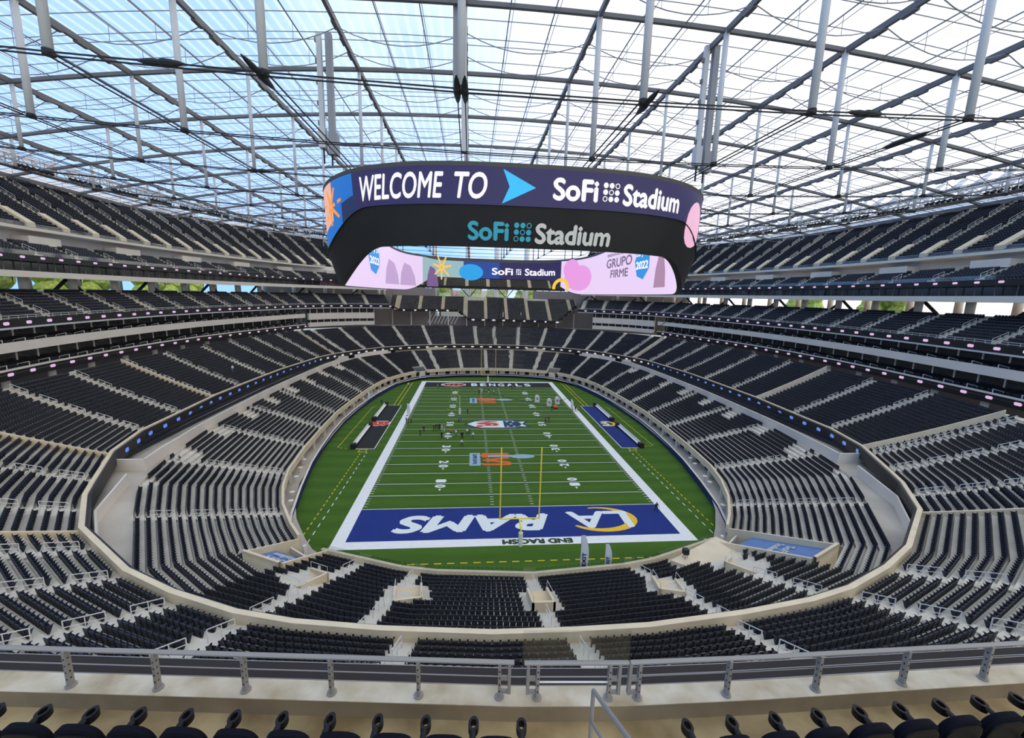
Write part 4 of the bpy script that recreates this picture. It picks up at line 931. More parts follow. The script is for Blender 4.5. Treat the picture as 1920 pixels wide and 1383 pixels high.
sc_ = MB(); sc_.strip(pts(-.34, lbo+.02), pts(-.17, (lbo+top)/2)); sc_.strip(pts(-.17, (lbo+top)/2), pts(0, top)); osc = sc_.build('outer_screen', glow('navy', (40, 36, 86)), board)
def inner_part(s0, s1, m):
    ss = np.linspace(s0, s1, max(3, int((s1-s0)/1.0))); P_, n_, b_, l_, t_, i_ = prof(ss); q = np.c_[P_-n_*2.72]
    o = MB().strip([(a[0]-RC[0], a[1]-RC[1], z-36) for a, z in zip(q, b_+.15)], [(a[0]-RC[0], a[1]-RC[1], z-36) for a, z in zip(q, i_)]).build('inner_screen', m, board); return o
H = RLEN/2
lil = glow('lilac', (232, 208, 244)); hot = glow('hotpink', (232, 156, 226)); cyan = glow('cyan', (38, 160, 230)); dblue = glow('deepblue', (34, 70, 150)); teal = glow('teal', (150, 184, 188)); nv = glow('navy', (40, 36, 86)); plum = glow('plum', (120, 90, 140))
for s0, s1, m_ in ((2, H-30, lil), (H-30, H-3, nv), (H-3, H+11, dblue), (H+11, H+30, teal), (H+30, H+120, lil)): inner_part(s0, s1, m_)
def decal(name, V, Fc, s0, z0, m, inner=False, eps=.06, parent=None, flip=1):
    V = np.asarray(V); s = s0+(-V[:, 0] if inner else V[:, 0])*1.0; z = z0+V[:, 1]
    Q = R_inner(s, z, eps) if inner else R_outer(s, z, eps); Q = Q-np.array([RC[0], RC[1], 36])
    return obj(name, mesh_np(name, Q, Fc, m), parent or board)
def disc(cx, cy, r, k=18):
    V = []; Fc = []; R = (1., .75, .5, .25) if r > 1.2 or r == .5 else (1.,)
    for q in R: V += [(cx+q*r*math.cos(2*math.pi*i/k), cy+q*r*math.sin(2*math.pi*i/k)) for i in range(k)]
    for j in range(len(R)-1): Fc += [(j*k+i, j*k+(i+1) % k, (j+1)*k+(i+1) % k, (j+1)*k+i) for i in range(k)]
    return V, Fc+[tuple(range((len(R)-1)*k, len(R)*k))]
def annulus(cx, cy, r, ri, k=18):
    a = disc(cx, cy, r, k)[0][:k]; b = disc(cx, cy, ri, k)[0][:k]; return a+b, [(i, (i+1) % k, k+(i+1) % k, k+i) for i in range(k)]
def dots(name, s0, z0, w, m, inner=False, eps=.06):
    V, Fc = [], []; r = w/7.2
    for i in range(3):
        for j in range(3):
            full = not ((i == 2 and j == 2) or (i == 1 and j == 1) or (i == 0 and j == 0))
            q, f = (disc if full else lambda a, b, c: annulus(a, b, c, c*.66))((i-1)*w/3, (j-1)*w/3, r); b = len(V); V += q; Fc += [tuple(b+x for x in t) for t in f]
    return decal(name, V, Fc, s0, z0, m, inner, eps)
def word(name, body, s0, z0, w, h, m, inner=False, bold=.025, shear=0., tilt=0., eps=.06):
    V, Fc, e = text_geo(body, 1, bold, shear); V = fit(V, e, w, h)
    if tilt: V = np.c_[V[:, 0], V[:, 1]+V[:, 0]*tilt]
    nl = max(1, len(V)//LAYERS); return decal(name, V, Fc, s0, z0, m, inner, eps+.012*(np.arange(len(V))//nl))
gw = glow('white', (250, 248, 252), 1.0)
_ss = np.linspace(-60, 60, 1201)
def sp_(u0, u1, z):
    "arc-length centre and width of a stretch of the near end of the screen"
    uu = proj(R_outer(_ss, np.full(len(_ss), z)))[0]; k = np.argmax(uu); j = np.argmin(uu); a, b = np.interp((u0, u1), uu[j:k+1], _ss[j:k+1]); return (a+b)/2, b-a
_si = np.linspace(RLEN/2-105, RLEN/2+105, 2101)
def si_(u0, u1, z):
    uu = proj(R_inner(_si, np.full(len(_si), z)))[0][::-1]; q = _si[::-1]; k = np.argmax(uu); j = np.argmin(uu); a, b = np.interp((u0, u1), uu[j:k+1], q[j:k+1]); return (a+b)/2, abs(b-a)
def wordu(name, body, u0, u1, z, h, m, f=sp_, **k):
    c, w = f(u0, u1, z); return word(name, body, c, z, w, h, m, f is si_, **k)
ZW = 47.75
wordu('screen_lettering', 'WELCOME', 676, 832, ZW, 3.1, gw, shear=.22, bold=.015)
wordu('screen_lettering', 'TO', 852, 914, ZW, 3.1, gw, shear=.22, bold=.015)
c_, w_ = sp_(943, 1005, ZW); decal('screen_arrow', [(-w_*.5, 2.0), (w_*.5, 0), (-w_*.52, -2.0), (-w_*.3, 0)], [(0, 3, 1), (3, 2, 1)], c_, ZW, glow('skyblue', (52, 190, 250)))
wordu('screen_lettering', 'SoFi', 1037, 1122, ZW, 2.7, gw, bold=.028); dots('screen_logo', sp_(1130, 1162, ZW)[0], ZW, 2.4, gw); wordu('screen_lettering', 'Stadium', 1168, 1273, ZW-.15, 2.7, gw, bold=.028)
tl = mat('teal_letter', (80, 196, 212), .4); bl = mat('beige_letter', (252, 248, 232), .4); ZS = 42.55
wordu('sign_lettering', 'SoFi', 877, 954, ZS, 2.3, tl, eps=.12, bold=.028); dots('sign_logo', sp_(962, 997, ZS)[0], ZS, 2.4, tl, eps=.12); wordu('sign_lettering', 'Stadium', 1003, 1144, ZS-.1, 2.5, bl, eps=.12, bold=.028)
# corner pictures on the outer screen
org = glow('orange', (244, 150, 40)); pk = glow('rose', (240, 186, 214)); blu = glow('vividblue', (24, 110, 200))
def outer_strip(s0, s1, m, f0=0., f1=1., eps=.03):
    ss = np.linspace(s0, s1, 14); P_, n_, b_, l_, t_, i_ = prof(ss); za = l_+.05+(t_-l_-.1)*f0; zb = l_+.05+(t_-l_-.1)*f1; zm = (za+zb)/2; K = np.array([RC[0], RC[1], 36])
    A_, B_, C_ = R_outer(ss, za, eps)-K, R_outer(ss, zm, eps)-K, R_outer(ss, zb, eps)-K
    return MB().strip(A_.tolist(), B_.tolist()).strip(B_.tolist(), C_.tolist()).build('screen_picture', m, board)
c_, w_ = sp_(620, 664, 46); outer_strip(c_-w_/2-9, c_+w_/2, blu); outer_strip(c_-w_/2-6, c_-w_/2+1.5, glow('peach', (236, 176, 150)), .3, 1., .05); outer_strip(c_+w_*.1, c_+w_*.5, glow('deepnavy', (26, 40, 84)), 0, .45, .05)
stv = []; stf = []
for k in range(7):
    a = math.pi*2*k/7+.2; b = len(stv); c_, s_ = math.cos(a), math.sin(a); stv += [(c_*.3-s_*.35, s_*.3+c_*.35), (c_*3.3-s_*.25, s_*3.3+c_*.25), (c_*3.3+s_*.25, s_*3.3-c_*.25), (c_*.3+s_*.35, s_*.3-c_*.35)]; stf.append((b, b+1, b+2, b+3))
decal('screen_star', np.array(stv)*np.array([1.3, .8]), stf, sp_(618, 628, 46)[0], 46.6, org, eps=.09)
q, f_ = disc(0, 0, 3.4); decal('screen_picture', np.array(q)*np.array([1.1, .95]), f_, sp_(1292, 1306, 45)[0], 45.6, pk, eps=.06)
# inner pictures (far end, seen from inside)
ZI = 43.3
wordu('screen_lettering', 'SoFi', 922, 962, ZI, 2.6, gw, si_); dots('screen_logo', si_(966, 979, ZI)[0], ZI, 2.3, gw, True); wordu('screen_lettering', 'Stadium', 984, 1041, ZI, 2.6, gw, si_)
decal('screen_star', np.array(stv)*1.3, stf, si_(826, 830, ZI)[0], 43.9, glow('amber', (250, 196, 90)), True, eps=.1)
q, f_ = disc(0, 0, 3.0); decal('screen_picture', np.array(q)*np.array([1.6, 1.0]), f_, si_(870, 896, ZI)[0], 42.7, cyan, True, eps=.05)
q, f_ = disc(0, 0, 6.0, 22); decal('screen_picture', np.array(q)*np.array([1.5, .72]), f_, si_(1080, 1092, 42)[0], 41.0, hot, True, eps=.04)
q, f_ = disc(0, 0, 4.0, 22); decal('screen_picture', np.array(q)*np.array([1.2, .9]), f_, si_(1062, 1082, 44)[0], 44.0, hot, True, eps=.045)
q, f_ = annulus(0, 0, 4.2, 2.8, 24); V_ = np.array(q); V_[:, 1] = np.maximum(V_[:, 1], -.5); decal('screen_arch', V_*np.array([1.1, .85]), f_, si_(1045, 1060, 40)[0], 37.6, glow('yellow', (250, 206, 50)), True, eps=.09)
gtx = glow('greytext', (120, 104, 130))
wordu('screen_lettering', 'BIENVENIDO', 1140, 1182, 46.6, .8, gtx, si_, bold=.02)
wordu('screen_lettering', 'GRUPO', 1138, 1186, 44.3, 2.6, gtx, si_, bold=.02); wordu('screen_lettering', 'FIRME', 1145, 1178, 41.3, 2.2, gtx, si_, bold=.02)
gbl = glow('cloudblue', (44, 142, 222))
for ua, ub in ((1191, 1220), (690, 712)):
    c_, w_ = si_(ua, ub, 43.6); q, f_ = disc(0, 0, .5, 14); decal('screen_picture', np.array(q)*np.array([w_, 9.0])*np.array([[1 if i % 2 else .9] for i in range(len(q))]), f_, c_, 43.4, gbl, True, eps=.05)
    word('screen_lettering', '28 y 29', c_, 44.9, w_*.8, 1.5, gw, True, .02, eps=.1); word('screen_lettering', '2022', c_, 42.4, w_*.8, 1.9, gw, True, .03, eps=.1)
for ua, ub, m_ in ((722, 748, glow('mauve', (190, 160, 204))), (750, 780, glow('mauve', (190, 160, 204))), (800, 822, plum), (1228, 1250, glow('brownpink', (170, 130, 160)))):
    c_, w_ = si_(ua, ub, 41); decal('screen_picture', np.array([(-.5, -.5), (.5, -.5), (.42, -.1), (.2, .3), (-.2, .4), (-.42, 0)])*np.array([w_, 8.0]), [(0, 1, 2, 3, 4, 5)], c_, 41.0, m_, True, eps=.05)
# hangers
def hanger(x, y, z, lab, z2=None):
    o = empty('screen_hanger', (x, y, z)); tag(o, lab, 'hanger')
    h = rz(x)-z
    MB().bar((-.55, 0, 0), (-.55, 0, h), .55, 4).bar((-.55, 0, 0), (-.55, 0, h), .5).build('hanger_tube', steelw, o) if False else MB().bar((-.55, 0, 1), (-.55, 0, h), .62).build('hanger_tube', steelw, o)
    MB().bar((.75, 0, .5), (.75, 0, h), .8).build('hanger_tube', tb_w, o)
    MB().box(-1.0, -.6, .0, -.1, .6, 2.6).build('hoist_box', steelw, o); MB().box(.3, -.6, -.8, 1.5, .6, 2.0).build('hoist_box', tb_w, o)
    k = MB()
    for j in range(5): k.box(-1.1, -.2, 3+j*2.6, -.8, .2, 3.5+j*2.6)
    k.build('cable_clip', steel, o)['kind'] = 'stuff'
    MB().bar((-.5, 0, -2), (-.5, 0, 0), .18).bar((.6, 0, -2.2), (.6, 0, 0), .18).build('suspension_rod', cablem, o)
hanger(-27.6, -44.5, 54.2, 'white double hanger post with hoist boxes at the left end of the oval screen')
hanger(25.2, -48.4, 53.4, 'white double hanger post with hoist boxes at the right end of the oval screen')
ho = empty('screen_hanger', (-8.9, -52, 52.4)); tag(ho, 'pale hanger post above the middle of the oval screen', 'hanger')
MB().bar((.5, 0, 0), (.5, 0, rz(9)-52.4), .62).build('hanger_tube', steelw, ho); MB().bar((-.6, .4, 7.5), (-.6, .4, rz(9)-52.4), .62).build('hanger_tube', tb_w, ho)
# ------------------------------------------------------------------ goal posts
def goalpost(sg, lab):
    o = empty('goalpost', (0, sg*(FL+1.9), 0)); tag(o, lab, 'goalpost'); d = -sg*1.9
    MB().tube([(0, 0, 1.9), (0, 0, 2.3), (0, d*.1, 2.6), (0, d*.35, 2.86), (0, d*.7, 2.98), (0, d, 3.0)], .12, 8).build('gooseneck', yellow, o)
    MB().bar((0, 0, 0), (0, 0, 2.0), .62, n=12).build('base_pad', white, o, smooth=False)
    MB().bar((-2.82, d, 3.05), (2.82, d, 3.05), .2, n=8).build('crossbar', yellow, o)
    for x in (-2.82, 2.82): MB().bar((x, d, 3.0), (x, d, 13.72), .2, n=8).build('upright', yellow, o)
goalpost(-1, 'yellow goalpost with white padded base at the near blue end zone'); goalpost(1, 'yellow goalpost at the far black end zone')
# ------------------------------------------------------------------ sideline carpets and benches
blk = mat('black_carpet', (30, 31, 30), .95, .2, .6); blc = mat('blue_carpet', (14, 42, 116), .95, .15, .6)
def carpet(s, m_, lab):
    px = [(753, 758.7), (722, 760.7), (662, 836), (699, 846.6)] if s < 0 else [(1089, 760.5), (1117.6, 762), (1201, 834.8), (1169, 844)]
    q = [atz(*p, 0) for p in px]; xs_ = sorted(abs(p[0]) for p in q); x0, x1 = np.mean(xs_[:2]), np.mean(xs_[2:]); ys_ = sorted(p[1] for p in q); y0, y1 = np.mean(ys_[:2]), np.mean(ys_[2:])
    o = MB().box(min(s*x0, s*x1), y0, 0, max(s*x0, s*x1), y1, .035).build('sideline_carpet', m_); tag(o, lab, 'carpet'); ym = (y0+y1)/2; xm = s*(x0+x1)/2
    bd_ = MB(); 
    for a, b in (((s*x0, y0), (s*x0, y1)), ((s*x0, y0), (s*x1, y0)), ((s*x0, y1), (s*x1, y1))): bd_.bar((*a, .03), (*b, .03), .16, .03)
    bd_.build('carpet_edging', white, o)
    if s < 0:
        ground_text('carpet_logo', 'B', xm, ym, 4.6, 5.0, -math.pi/2, .04, paintw, o, .12); ground_text('carpet_logo', 'B', xm, ym, 4.0, 4.4, -math.pi/2, .045, red, o, .06)
    else:
        a = [(xm+2.6*math.cos(t), ym+2.4*math.sin(t)) for t in np.linspace(-2.4, 2.2, 22)]; b = [(xm+1.6*math.cos(t), ym+1.5*math.sin(t)) for t in np.linspace(-2.4, 2.2, 22)]
        MB().strip([(*p, .042) for p in b], [(*p, .042) for p in a]).build('carpet_logo', gold, o); ground_text('carpet_logo', 'LA', xm-.6, ym, 3, 2.2, math.pi/2, .046, paintw, o, .06)
    for ya, yb, w_ in ((y0+.3, ym-2.6, 'nearer'), (ym+2.4, y1-.2, 'farther')):
        b = empty('team_bench', (s*(x1-.35), (ya+yb)/2, .035)); h = (yb-ya)/2; tag(b, 'long white team bench on the %s end of the %s sideline carpet' % (w_, 'black' if s < 0 else 'blue'), 'bench', 'team benches')
        MB().box(-.28, -h, .38, .28, h, .5).build('bench_seat', white, b); MB().box(s*.28-.05, -h, .5, s*.28+.05, h, 1.05).build('bench_back', white, b)
        MB().box(-.3, -h, 0, .3, h, .38).build('bench_base', cablem, b)
        for e in (-1, 1): MB().box(-.55, e*h-.6, 0, .55, e*h+.6, 1.15).build('heater_box', cablem, b)
carpet(-1, blk, 'black sideline carpet with an orange letter logo'); carpet(1, blc, 'blue sideline carpet with a gold horn logo')
# ------------------------------------------------------------------ flags, arches, poles on the field
flagm = mat('flag_cloth', (222, 228, 238), .7, .05, 2); flagt = mat('flag_blue', (70, 104, 176), .7)
def feather(u_, v_, h, lab, txt=None, w=.75, m_=None):
    p = atz(u_, v_, 0); o = empty('feather_flag', (p[0], p[1], 0), 0); tag(o, lab, 'flag')
    MB().bar((-w*.5, 0, 0), (-w*.5, 0, h*.97), .05, n=6).build('flag_pole', steel, o)
    A = []; B = []
    for k in range(13):
        t = k/12; z = .35+t*(h-.35); x1 = w*(.5+.12*math.sin(t*3))*(1-t**5*.95)-w*.0; A.append((-w*.5, 0, z)); B.append((max(-w*.48, x1), .03*math.sin(t*7), z))
    m2 = MB().strip(A, B); m2.strip([(a[0], a[1]+.04, a[2]) for a in B], [(a[0], a[1]+.04, a[2]) for a in A]); m2.build('flag_cloth', m_ or flagm, o)
    MB().box(-w*.5-.3, -.3, 0, -w*.5+.3, .3, .06).build('flag_base', cablem, o)
    if txt:
        V, Fc, e = text_geo(txt, 1, .03); V = fit(V, e, h*.34, w*.55)
        obj('flag_lettering', mesh_np('flag_lettering', [(w*.0-b, -.06, h*.42+a) for a, b in V], Fc, flagt), o)
feather(1093, 1080, 5.6, 'taller left feather flag reading EXIT near the end stand', 'EXIT', .95); feather(1138, 1075, 4.1, 'shorter right feather flag reading EXIT near the end stand', 'EXIT', .85)
feather(766, 779, 3.6, 'thin pale feather flag on the left touchline'); feather(1072, 768, 3.4, 'thin pale feather flag on the right touchline by the blue carpet'); feather(692, 752, 3.2, 'pale feather flag beside the left field wall')
arm = MB(); 
pr = [(-.75, 0), (-.75, 1.7)]+[(.75*math.cos(a), 1.7+.75*math.sin(a)) for a in np.linspace(math.pi, 0, 9)][1:-1]+[(.75, 1.7), (.75, 0)]
k_ = len(pr); arm.add([(x, -.35, z) for x, z in pr]+[(x, .35, z) for x, z in pr], [tuple(range(k_)), tuple(range(k_, 2*k_))[::-1]]+[(i, k_+i, k_+(i+1) % k_, (i+1) % k_) for i in range(k_)])
arm = arm.mesh('target_arch', white)
hole = MB().box(-.38, -.37, .95, .38, -.355, 1.55).mesh('arch_print', mat('grey_print', (150, 140, 160), .8))
for k, (u_, v_) in enumerate(((1007, 753.5), (1029.5, 760.5), (1044.5, 757))):
    p = atz(u_, v_, 0); o = obj('target_arch', arm, None, (p[0], p[1], 0)); tag(o, 'white inflatable round-topped target right of midfield, '+['leftmost of three', 'middle of three and nearest the numerals', 'rightmost of three'][k], 'target', 'white inflatable targets'); obj('arch_print', hole, o)
p = atz(862, 776, 0); o = empty('padded_post', (p[0], p[1], 0)); tag(o, 'thin white post with a thick padded foot left of midfield', 'post'); MB().bar((0, 0, 0), (0, 0, 1.7), .62, n=10).build('pad', white, o); MB().bar((0, 0, 1.7), (0, 0, 5.4), .16, n=6).build('pole', white, o)
p = atz(1040, 765, 0)
o = empty('equipment_cart', (p[0]+.2, p[1], 0)); tag(o, 'small orange and black equipment cart on the right of the field', 'cart'); MB().box(-.6, -.9, .3, .6, .9, .8).build('cart_body', orange, o); MB().bar((-.65, -.5, .25), (.65, -.5, .25), .5, n=10).bar((-.65, .5, .25), (.65, .5, .25), .5, n=10).build('cart_wheels', cablem, o); MB().bar((0, .8, .8), (0, 1.1, 1.5), .08).build('cart_handle', cablem, o)
cn = MB()
for q in range(8): pass
conem = MB().add([(0, 0, .35)]+[(.15*math.cos(k*math.pi/4), .15*math.sin(k*math.pi/4), 0) for k in range(8)], [(0, 1+k, 1+(k+1) % 8) for k in range(8)]).mesh('training_cone', mat('cone_yellow', (236, 190, 50), .6))
for kc, (u_, v_) in enumerate(((847, 730), (860, 730), (846, 741), (859, 741), (843, 753), (857, 753), (840, 767), (854, 768), (860, 733))):
    p = atz(u_, v_, 0); tag(obj('training_cone', conem, None, (p[0], p[1], 0)), 'tiny yellow training cone near the far left numerals, %s one' % ordw(kc), 'cone', 'training cones')
# ------------------------------------------------------------------ people
def person_mesh(pose):
    cu = bpy.data.meshes.new('person')
    sw = pose
    V = [(0, 0, .95), (0, 0, 1.15), (0, 0, 1.38), (0, .0, 1.5), (0, -.02, 1.62), (0, -.02, 1.73),
         (.10, 0, .9), (.11+.02*sw, -.06*sw, .5), (.11+.03*sw, -.02*sw, .09), (.11+.03*sw, -.16-.02*sw, .04),
         (-.10, 0, .9), (-.11-.02*sw, .08*sw, .5), (-.11-.03*sw, .12*sw, .09), (-.11-.03*sw, -.03+.12*sw, .04),
         (.19, 0, 1.38), (.25+.03*sw, -.02, 1.12), (.24, -.12-.12*sw, .92), (.23, -.16-.16*sw, .84),
         (-.19, 0, 1.38), (-.25-.03*sw, .02, 1.12), (-.25, -.06+.1*sw, .90), (-.24, -.08+.1*sw, .82)]
    E = [(0, 1), (1, 2), (2, 3), (3, 4), (4, 5), (0, 6), (6, 7), (7, 8), (8, 9), (0, 10), (10, 11), (11, 12), (12, 13), (2, 14), (14, 15), (15, 16), (16, 17), (2, 18), (18, 19), (19, 20), (20, 21)]
    Rr = [.15, .14, .16, .06, .10, .09, .10, .07, .05, .045, .10, .07, .05, .045, .075, .052, .042, .04, .075, .052, .042, .04]
    cu.from_pydata(V, E, []); o = bpy.data.objects.new('p', cu); COL.objects.link(o)
    md = o.modifiers.new('s', 'SKIN'); md.use_smooth_shade = True
    for i, r in enumerate(Rr): cu.skin_vertices[0].data[i].radius = (r, r*(.72 if i in (0, 1, 2) else 1)); cu.skin_vertices[0].data[i].use_root = (i == 0)
    o.modifiers.new('u', 'SUBSURF').levels = 1
    me = bpy.data.meshes.new_from_object(o.evaluated_get(bpy.context.evaluated_depsgraph_get())); bpy.data.objects.remove(o); return me
skin = mat('skin', (190, 146, 118), .7); hairm = mat('hair', (44, 34, 28), .8); shoe = mat('shoe', (40, 40, 42), .7)
cloth = {n_: mat('cloth_'+n_, c_, .85) for n_, c_ in dict(black=(28, 28, 32), navy=(30, 38, 66), white=(232, 232, 228), grey=(110, 112, 116), orange=(224, 110, 50), khaki=(170, 150, 118), blue=(80, 110, 160)).items()}
base = [person_mesh(p_) for p_ in (0., .8, 1.6)]; pm_cache = {}
def person_data(k, top_, leg_):
    key = (k, top_, leg_)
    if key not in pm_cache:
        me = base[k].copy(); me.name = 'person'; me.materials.clear()
        for m_ in (skin, hairm, cloth[top_], cloth[leg_], shoe): me.materials.append(m_)
        for f in me.polygons:
            z = f.center.z; x = abs(f.center.x); y = f.center.y
            f.material_index = 1 if z > 1.70 or (z > 1.6 and y > .02) else 0 if z > 1.47 or (x > .18 and z < .93 and z > .7) else 2 if z > .96 or x > .2 and z > .8 else 3 if z > .1 else 4
        pm_cache[key] = me
    return pm_cache[key]
r3 = lambda x, y: (640+x*.13015, 680+y*.13015); r4 = lambda x, y: (860+x*.13015, 680+y*.13015)
PE = [(r3(965, 350), 'white', 'navy', 'by the far left sideline, bending alone'), (r3(938, 872), 'grey', 'black', 'leftmost of the group on the left touchline'), (r3(965, 880), 'black', 'black', 'in the middle of the touchline group'), (r3(1005, 872), 'black', 'navy', 'rightmost of the touchline group'),
      (r3(1135, 1048), 'black', 'black', 'left one of a pair inside the left touchline'), (r3(1188, 995), 'navy', 'black', 'right one of a pair inside the left touchline'), (r3(1330, 978), 'black', 'navy', 'first in the left numerals cluster'), (r3(1360, 968), 'black', 'black', 'second in the left numerals cluster'), (r3(1390, 962), 'navy', 'black', 'third in the left numerals cluster'), (r3(1415, 965), 'black', 'navy', 'fourth in the left numerals cluster'), (r3(1450, 985), 'white', 'white', 'in all white on the right of the cluster'), (r3(1482, 995), 'khaki', 'white', 'in a khaki top at the cluster edge'),
      (r3(1445, 1090), 'black', 'navy', 'alone just left of the forty yard numerals'), (r3(1580, 1045), 'orange', 'black', 'in an orange top beside the forty yard numerals'), (r3(1650, 1055), 'white', 'black', 'in a white top right of the forty yard numerals'), (r3(1735, 1092), 'black', 'black', 'left one of two in black near mid field'), (r3(1752, 1085), 'black', 'navy', 'right one of two in black near mid field'), (r3(1812, 1042), 'white', 'navy', 'with a white shirt left of the shield'), (r4(155, 1034), 'black', 'black', 'in black directly left of the shield'), (r4(205, 1094), 'white', 'blue', 'with a white shirt nearest the shield'), (r3(1735, 1205), 'white', 'black', 'nearest the camera above the thirty yard line'), (r3(1690, 862), 'grey', 'black', 'left one of a pair above the fifty yard line'), (r3(1722, 852), 'blue', 'grey', 'right one of a pair above the fifty yard line'), (r3(580, 602), 'black', 'black', 'behind the farther bench on the black carpet'), (r3(1390, 372), 'khaki', 'grey', 'at the far left goal line'), (r3(1565, 352), 'white', 'khaki', 'at the far goal line by the tiger logo'),
      (r4(295, 455), 'black', 'navy', 'beside the far thin pole'), (r4(332, 437), 'white', 'white', 'in all white by the far thin pole'), (r4(432, 442), 'black', 'white', 'left of the far dummy table'), (r4(503, 458), 'white', 'black', 'right of the far dummy table'), (r4(130, 735), 'black', 'navy', 'walking above the shield'), (r4(766, 378), 'black', 'black', 'on the far goal line under the lettering'), (r4(1250, 855), 'black', 'black', 'left one of the pair right of the shield'), (r4(1296, 853), 'black', 'grey', 'right one of the pair right of the shield'), (r4(1340, 695), 'black', 'navy', 'behind the orange cart'), (r4(1640, 705), 'white', 'black', 'left one on the right touchline'), (r4(1678, 695), 'black', 'black', 'middle one on the right touchline'), (r4(1706, 702), 'orange', 'khaki', 'right one on the right touchline'), ((1230, 960), 'navy', 'black', 'standing at the right corner of the blue end zone')]
for k, (uv, a, b, w_) in enumerate(PE):
    p = atz(*uv, 0); o = obj('person', person_data(k % 3, a, b), None, (p[0], p[1], .02), random.uniform(-1.5, 4)); o.scale = (1.06,)*3
    tag(o, 'person in %s top, %s' % (a, w_), 'person', 'people on the field')
# ------------------------------------------------------------------ foreground: walkway, curb, railing, seats
SC = .53; cp2 = CP[:2]
def fs(x, y): return np.array([CP[0]+(x-CP[0])*SC, CP[1]+(y-CP[1])*SC])
ZB = 34.5319-SC*9.985; ZF = ZB-.24
rl = [fs(-44, -97.84), fs(-18.88, -100.25), fs(-6.08, -101.48), fs(-3.42, -101.64), fs(.07, -101.7), fs(32, -101.7)]
def cs(off0, off1, z0, z1, m_, name, parent=None):
    A = offs(rl, -off0, False); B = offs(rl, -off1, False); mb = MB(); c = lambda Q, z: [(q[0], q[1], z) for q in Q]
    mb.strip(c(A, z1), c(B, z1)); mb.strip(c(A, z0), c(A, z1)); mb.strip(c(B, z1), c(B, z0)); return mb.build(name, m_, parent)
# note: the polyline runs left to right, so a positive offset lies towards the field
SGN = 1 if offs(rl, 1., False)[2][1] > rl[2][1] else -1
def cs(o0, o1, z0, z1, m_, name, parent=None):
    A = offs(rl, SGN*o0, False); B = offs(rl, SGN*o1, False); mb = MB(); c = lambda Q, z: [(q[0], q[1], z) for q in Q]
    mb.strip(c(A, z1), c(B, z1)); mb.strip(c(A, z0), c(A, z1)); mb.strip(c(B, z1), c(B, z0)); return mb.build(name, m_, parent)
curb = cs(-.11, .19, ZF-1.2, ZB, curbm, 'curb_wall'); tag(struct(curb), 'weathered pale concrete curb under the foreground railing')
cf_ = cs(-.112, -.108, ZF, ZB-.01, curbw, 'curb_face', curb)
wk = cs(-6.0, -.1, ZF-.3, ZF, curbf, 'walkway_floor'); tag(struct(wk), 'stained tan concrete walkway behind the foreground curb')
gd = cs(.19, .45, ZF-1.4, ZB-1.1, dark, 'gap_shade'); tag(struct(gd), 'dark strip painting the shade of the gap in front of the foreground curb')  # dark strip puts the shade of the gap into its colour
pn = empty('ledge_panel', (0, 0, 0)); tag(pn, 'grey panelled ledge with pale lines in front of the foreground curb', 'ledge'); 
for a, b in ((.40, .56), (.57, .72), (.73, .87)): cs(a, b, ZB-.75, ZB-.42, purple, 'panel_strip', pn)
for a in (.56, .72, .865, .395): cs(a, a+.014, ZB-.75, ZB-.412, greyline, 'panel_trim', pn)
rail = empty('front_railing', (rl[2][0], rl[2][1], ZB)); tag(rail, 'grey metal railing with slotted posts along the foreground curb', 'railing')
rb_ = np.array([rl[2][0], rl[2][1], ZB]); RH = .55
def rloc(p, z=0.): return tuple(np.array([p[0], p[1], ZB+z])-rb_)
segs = [(rl[0], fs(-6.15, -101.47)), (fs(-5.9, -101.5), fs(-3.3, -101.65)), (fs(-3.25, -101.65), rl[4]), (rl[4], rl[5])]
gt = MB()
for a, b in segs: gt.bar(rloc(a, RH), rloc(b, RH), .075, .05, n=8)
gt.build('top_rail', galv, rail)
posts = [(-21.6, -99.95), (-19.4, -100.2), (-17.26, -100.42), (-15.06, -100.63), (-12.86, -100.83), (-10.7, -101.04), (-8.52, -101.25), (-6.5, -101.42), (-5.55, -101.5), (-3.75, -101.62), (-3.0, -101.66), (-.66, -101.72), (1.8, -101.73), (4.3, -101.72), (6.74, -101.72), (9.2, -101.72), (11.6, -101.72)]
hm = None
for i, (x, y) in enumerate(posts):
    p = fs(x, y); j = min(range(len(rl)-1), key=lambda k: abs((rl[k][0]+rl[k+1][0])/2-p[0]) if not (rl[k][0] <= p[0] <= rl[k+1][0]) else -1); d = np.array(rl[j+1])-np.array(rl[j]); a = math.atan2(d[1], d[0])
    mb = MB(); mb.box(-.02, -.038, 0, .02, .038, RH); o = mb.build('post', galv, rail); o.location = rloc(p); o.rotation_euler = (0, 0, a)
    f = MB(); f.bar((0, 0, 0), (0, 0, .02), .13, n=10); f = f.build('post_foot', galv, o)
    h = MB()
    for k in range(4): h.box(-.021, -.01, .12+k*.1, .021, .01, .145+k*.1); h.box(-.009, -.039, .12+k*.1, .009, -.037, .145+k*.1)
    h.build('post_slot', cablem, o)['kind'] = 'stuff'
    if i in (7, 8, 9, 10):
        sg_ = 1 if i in (7, 9) else -1
        t = MB(); t.box(sg_*.13-.02, -.03, .08, sg_*.13+.02, .03, RH); t.box(min(0, sg_*.13), -.02, .28, max(0, sg_*.13), .02, .33); t.box(min(0, sg_*.13), -.02, .08, max(0, sg_*.13), .02, .12); t.build('gate_strut', galv, o)
wires = MB()
for z in (.2, .33): 
    wires.tube([rloc(q, z) for q in rl], .004, 4)
wires.build('infill_wire', galv, rail)
gl = MB(); a, b = fs(-5.95, -101.49), fs(-3.28, -101.64); c0 = rloc(a, RH-.02); c1 = rloc(b, RH-.02)
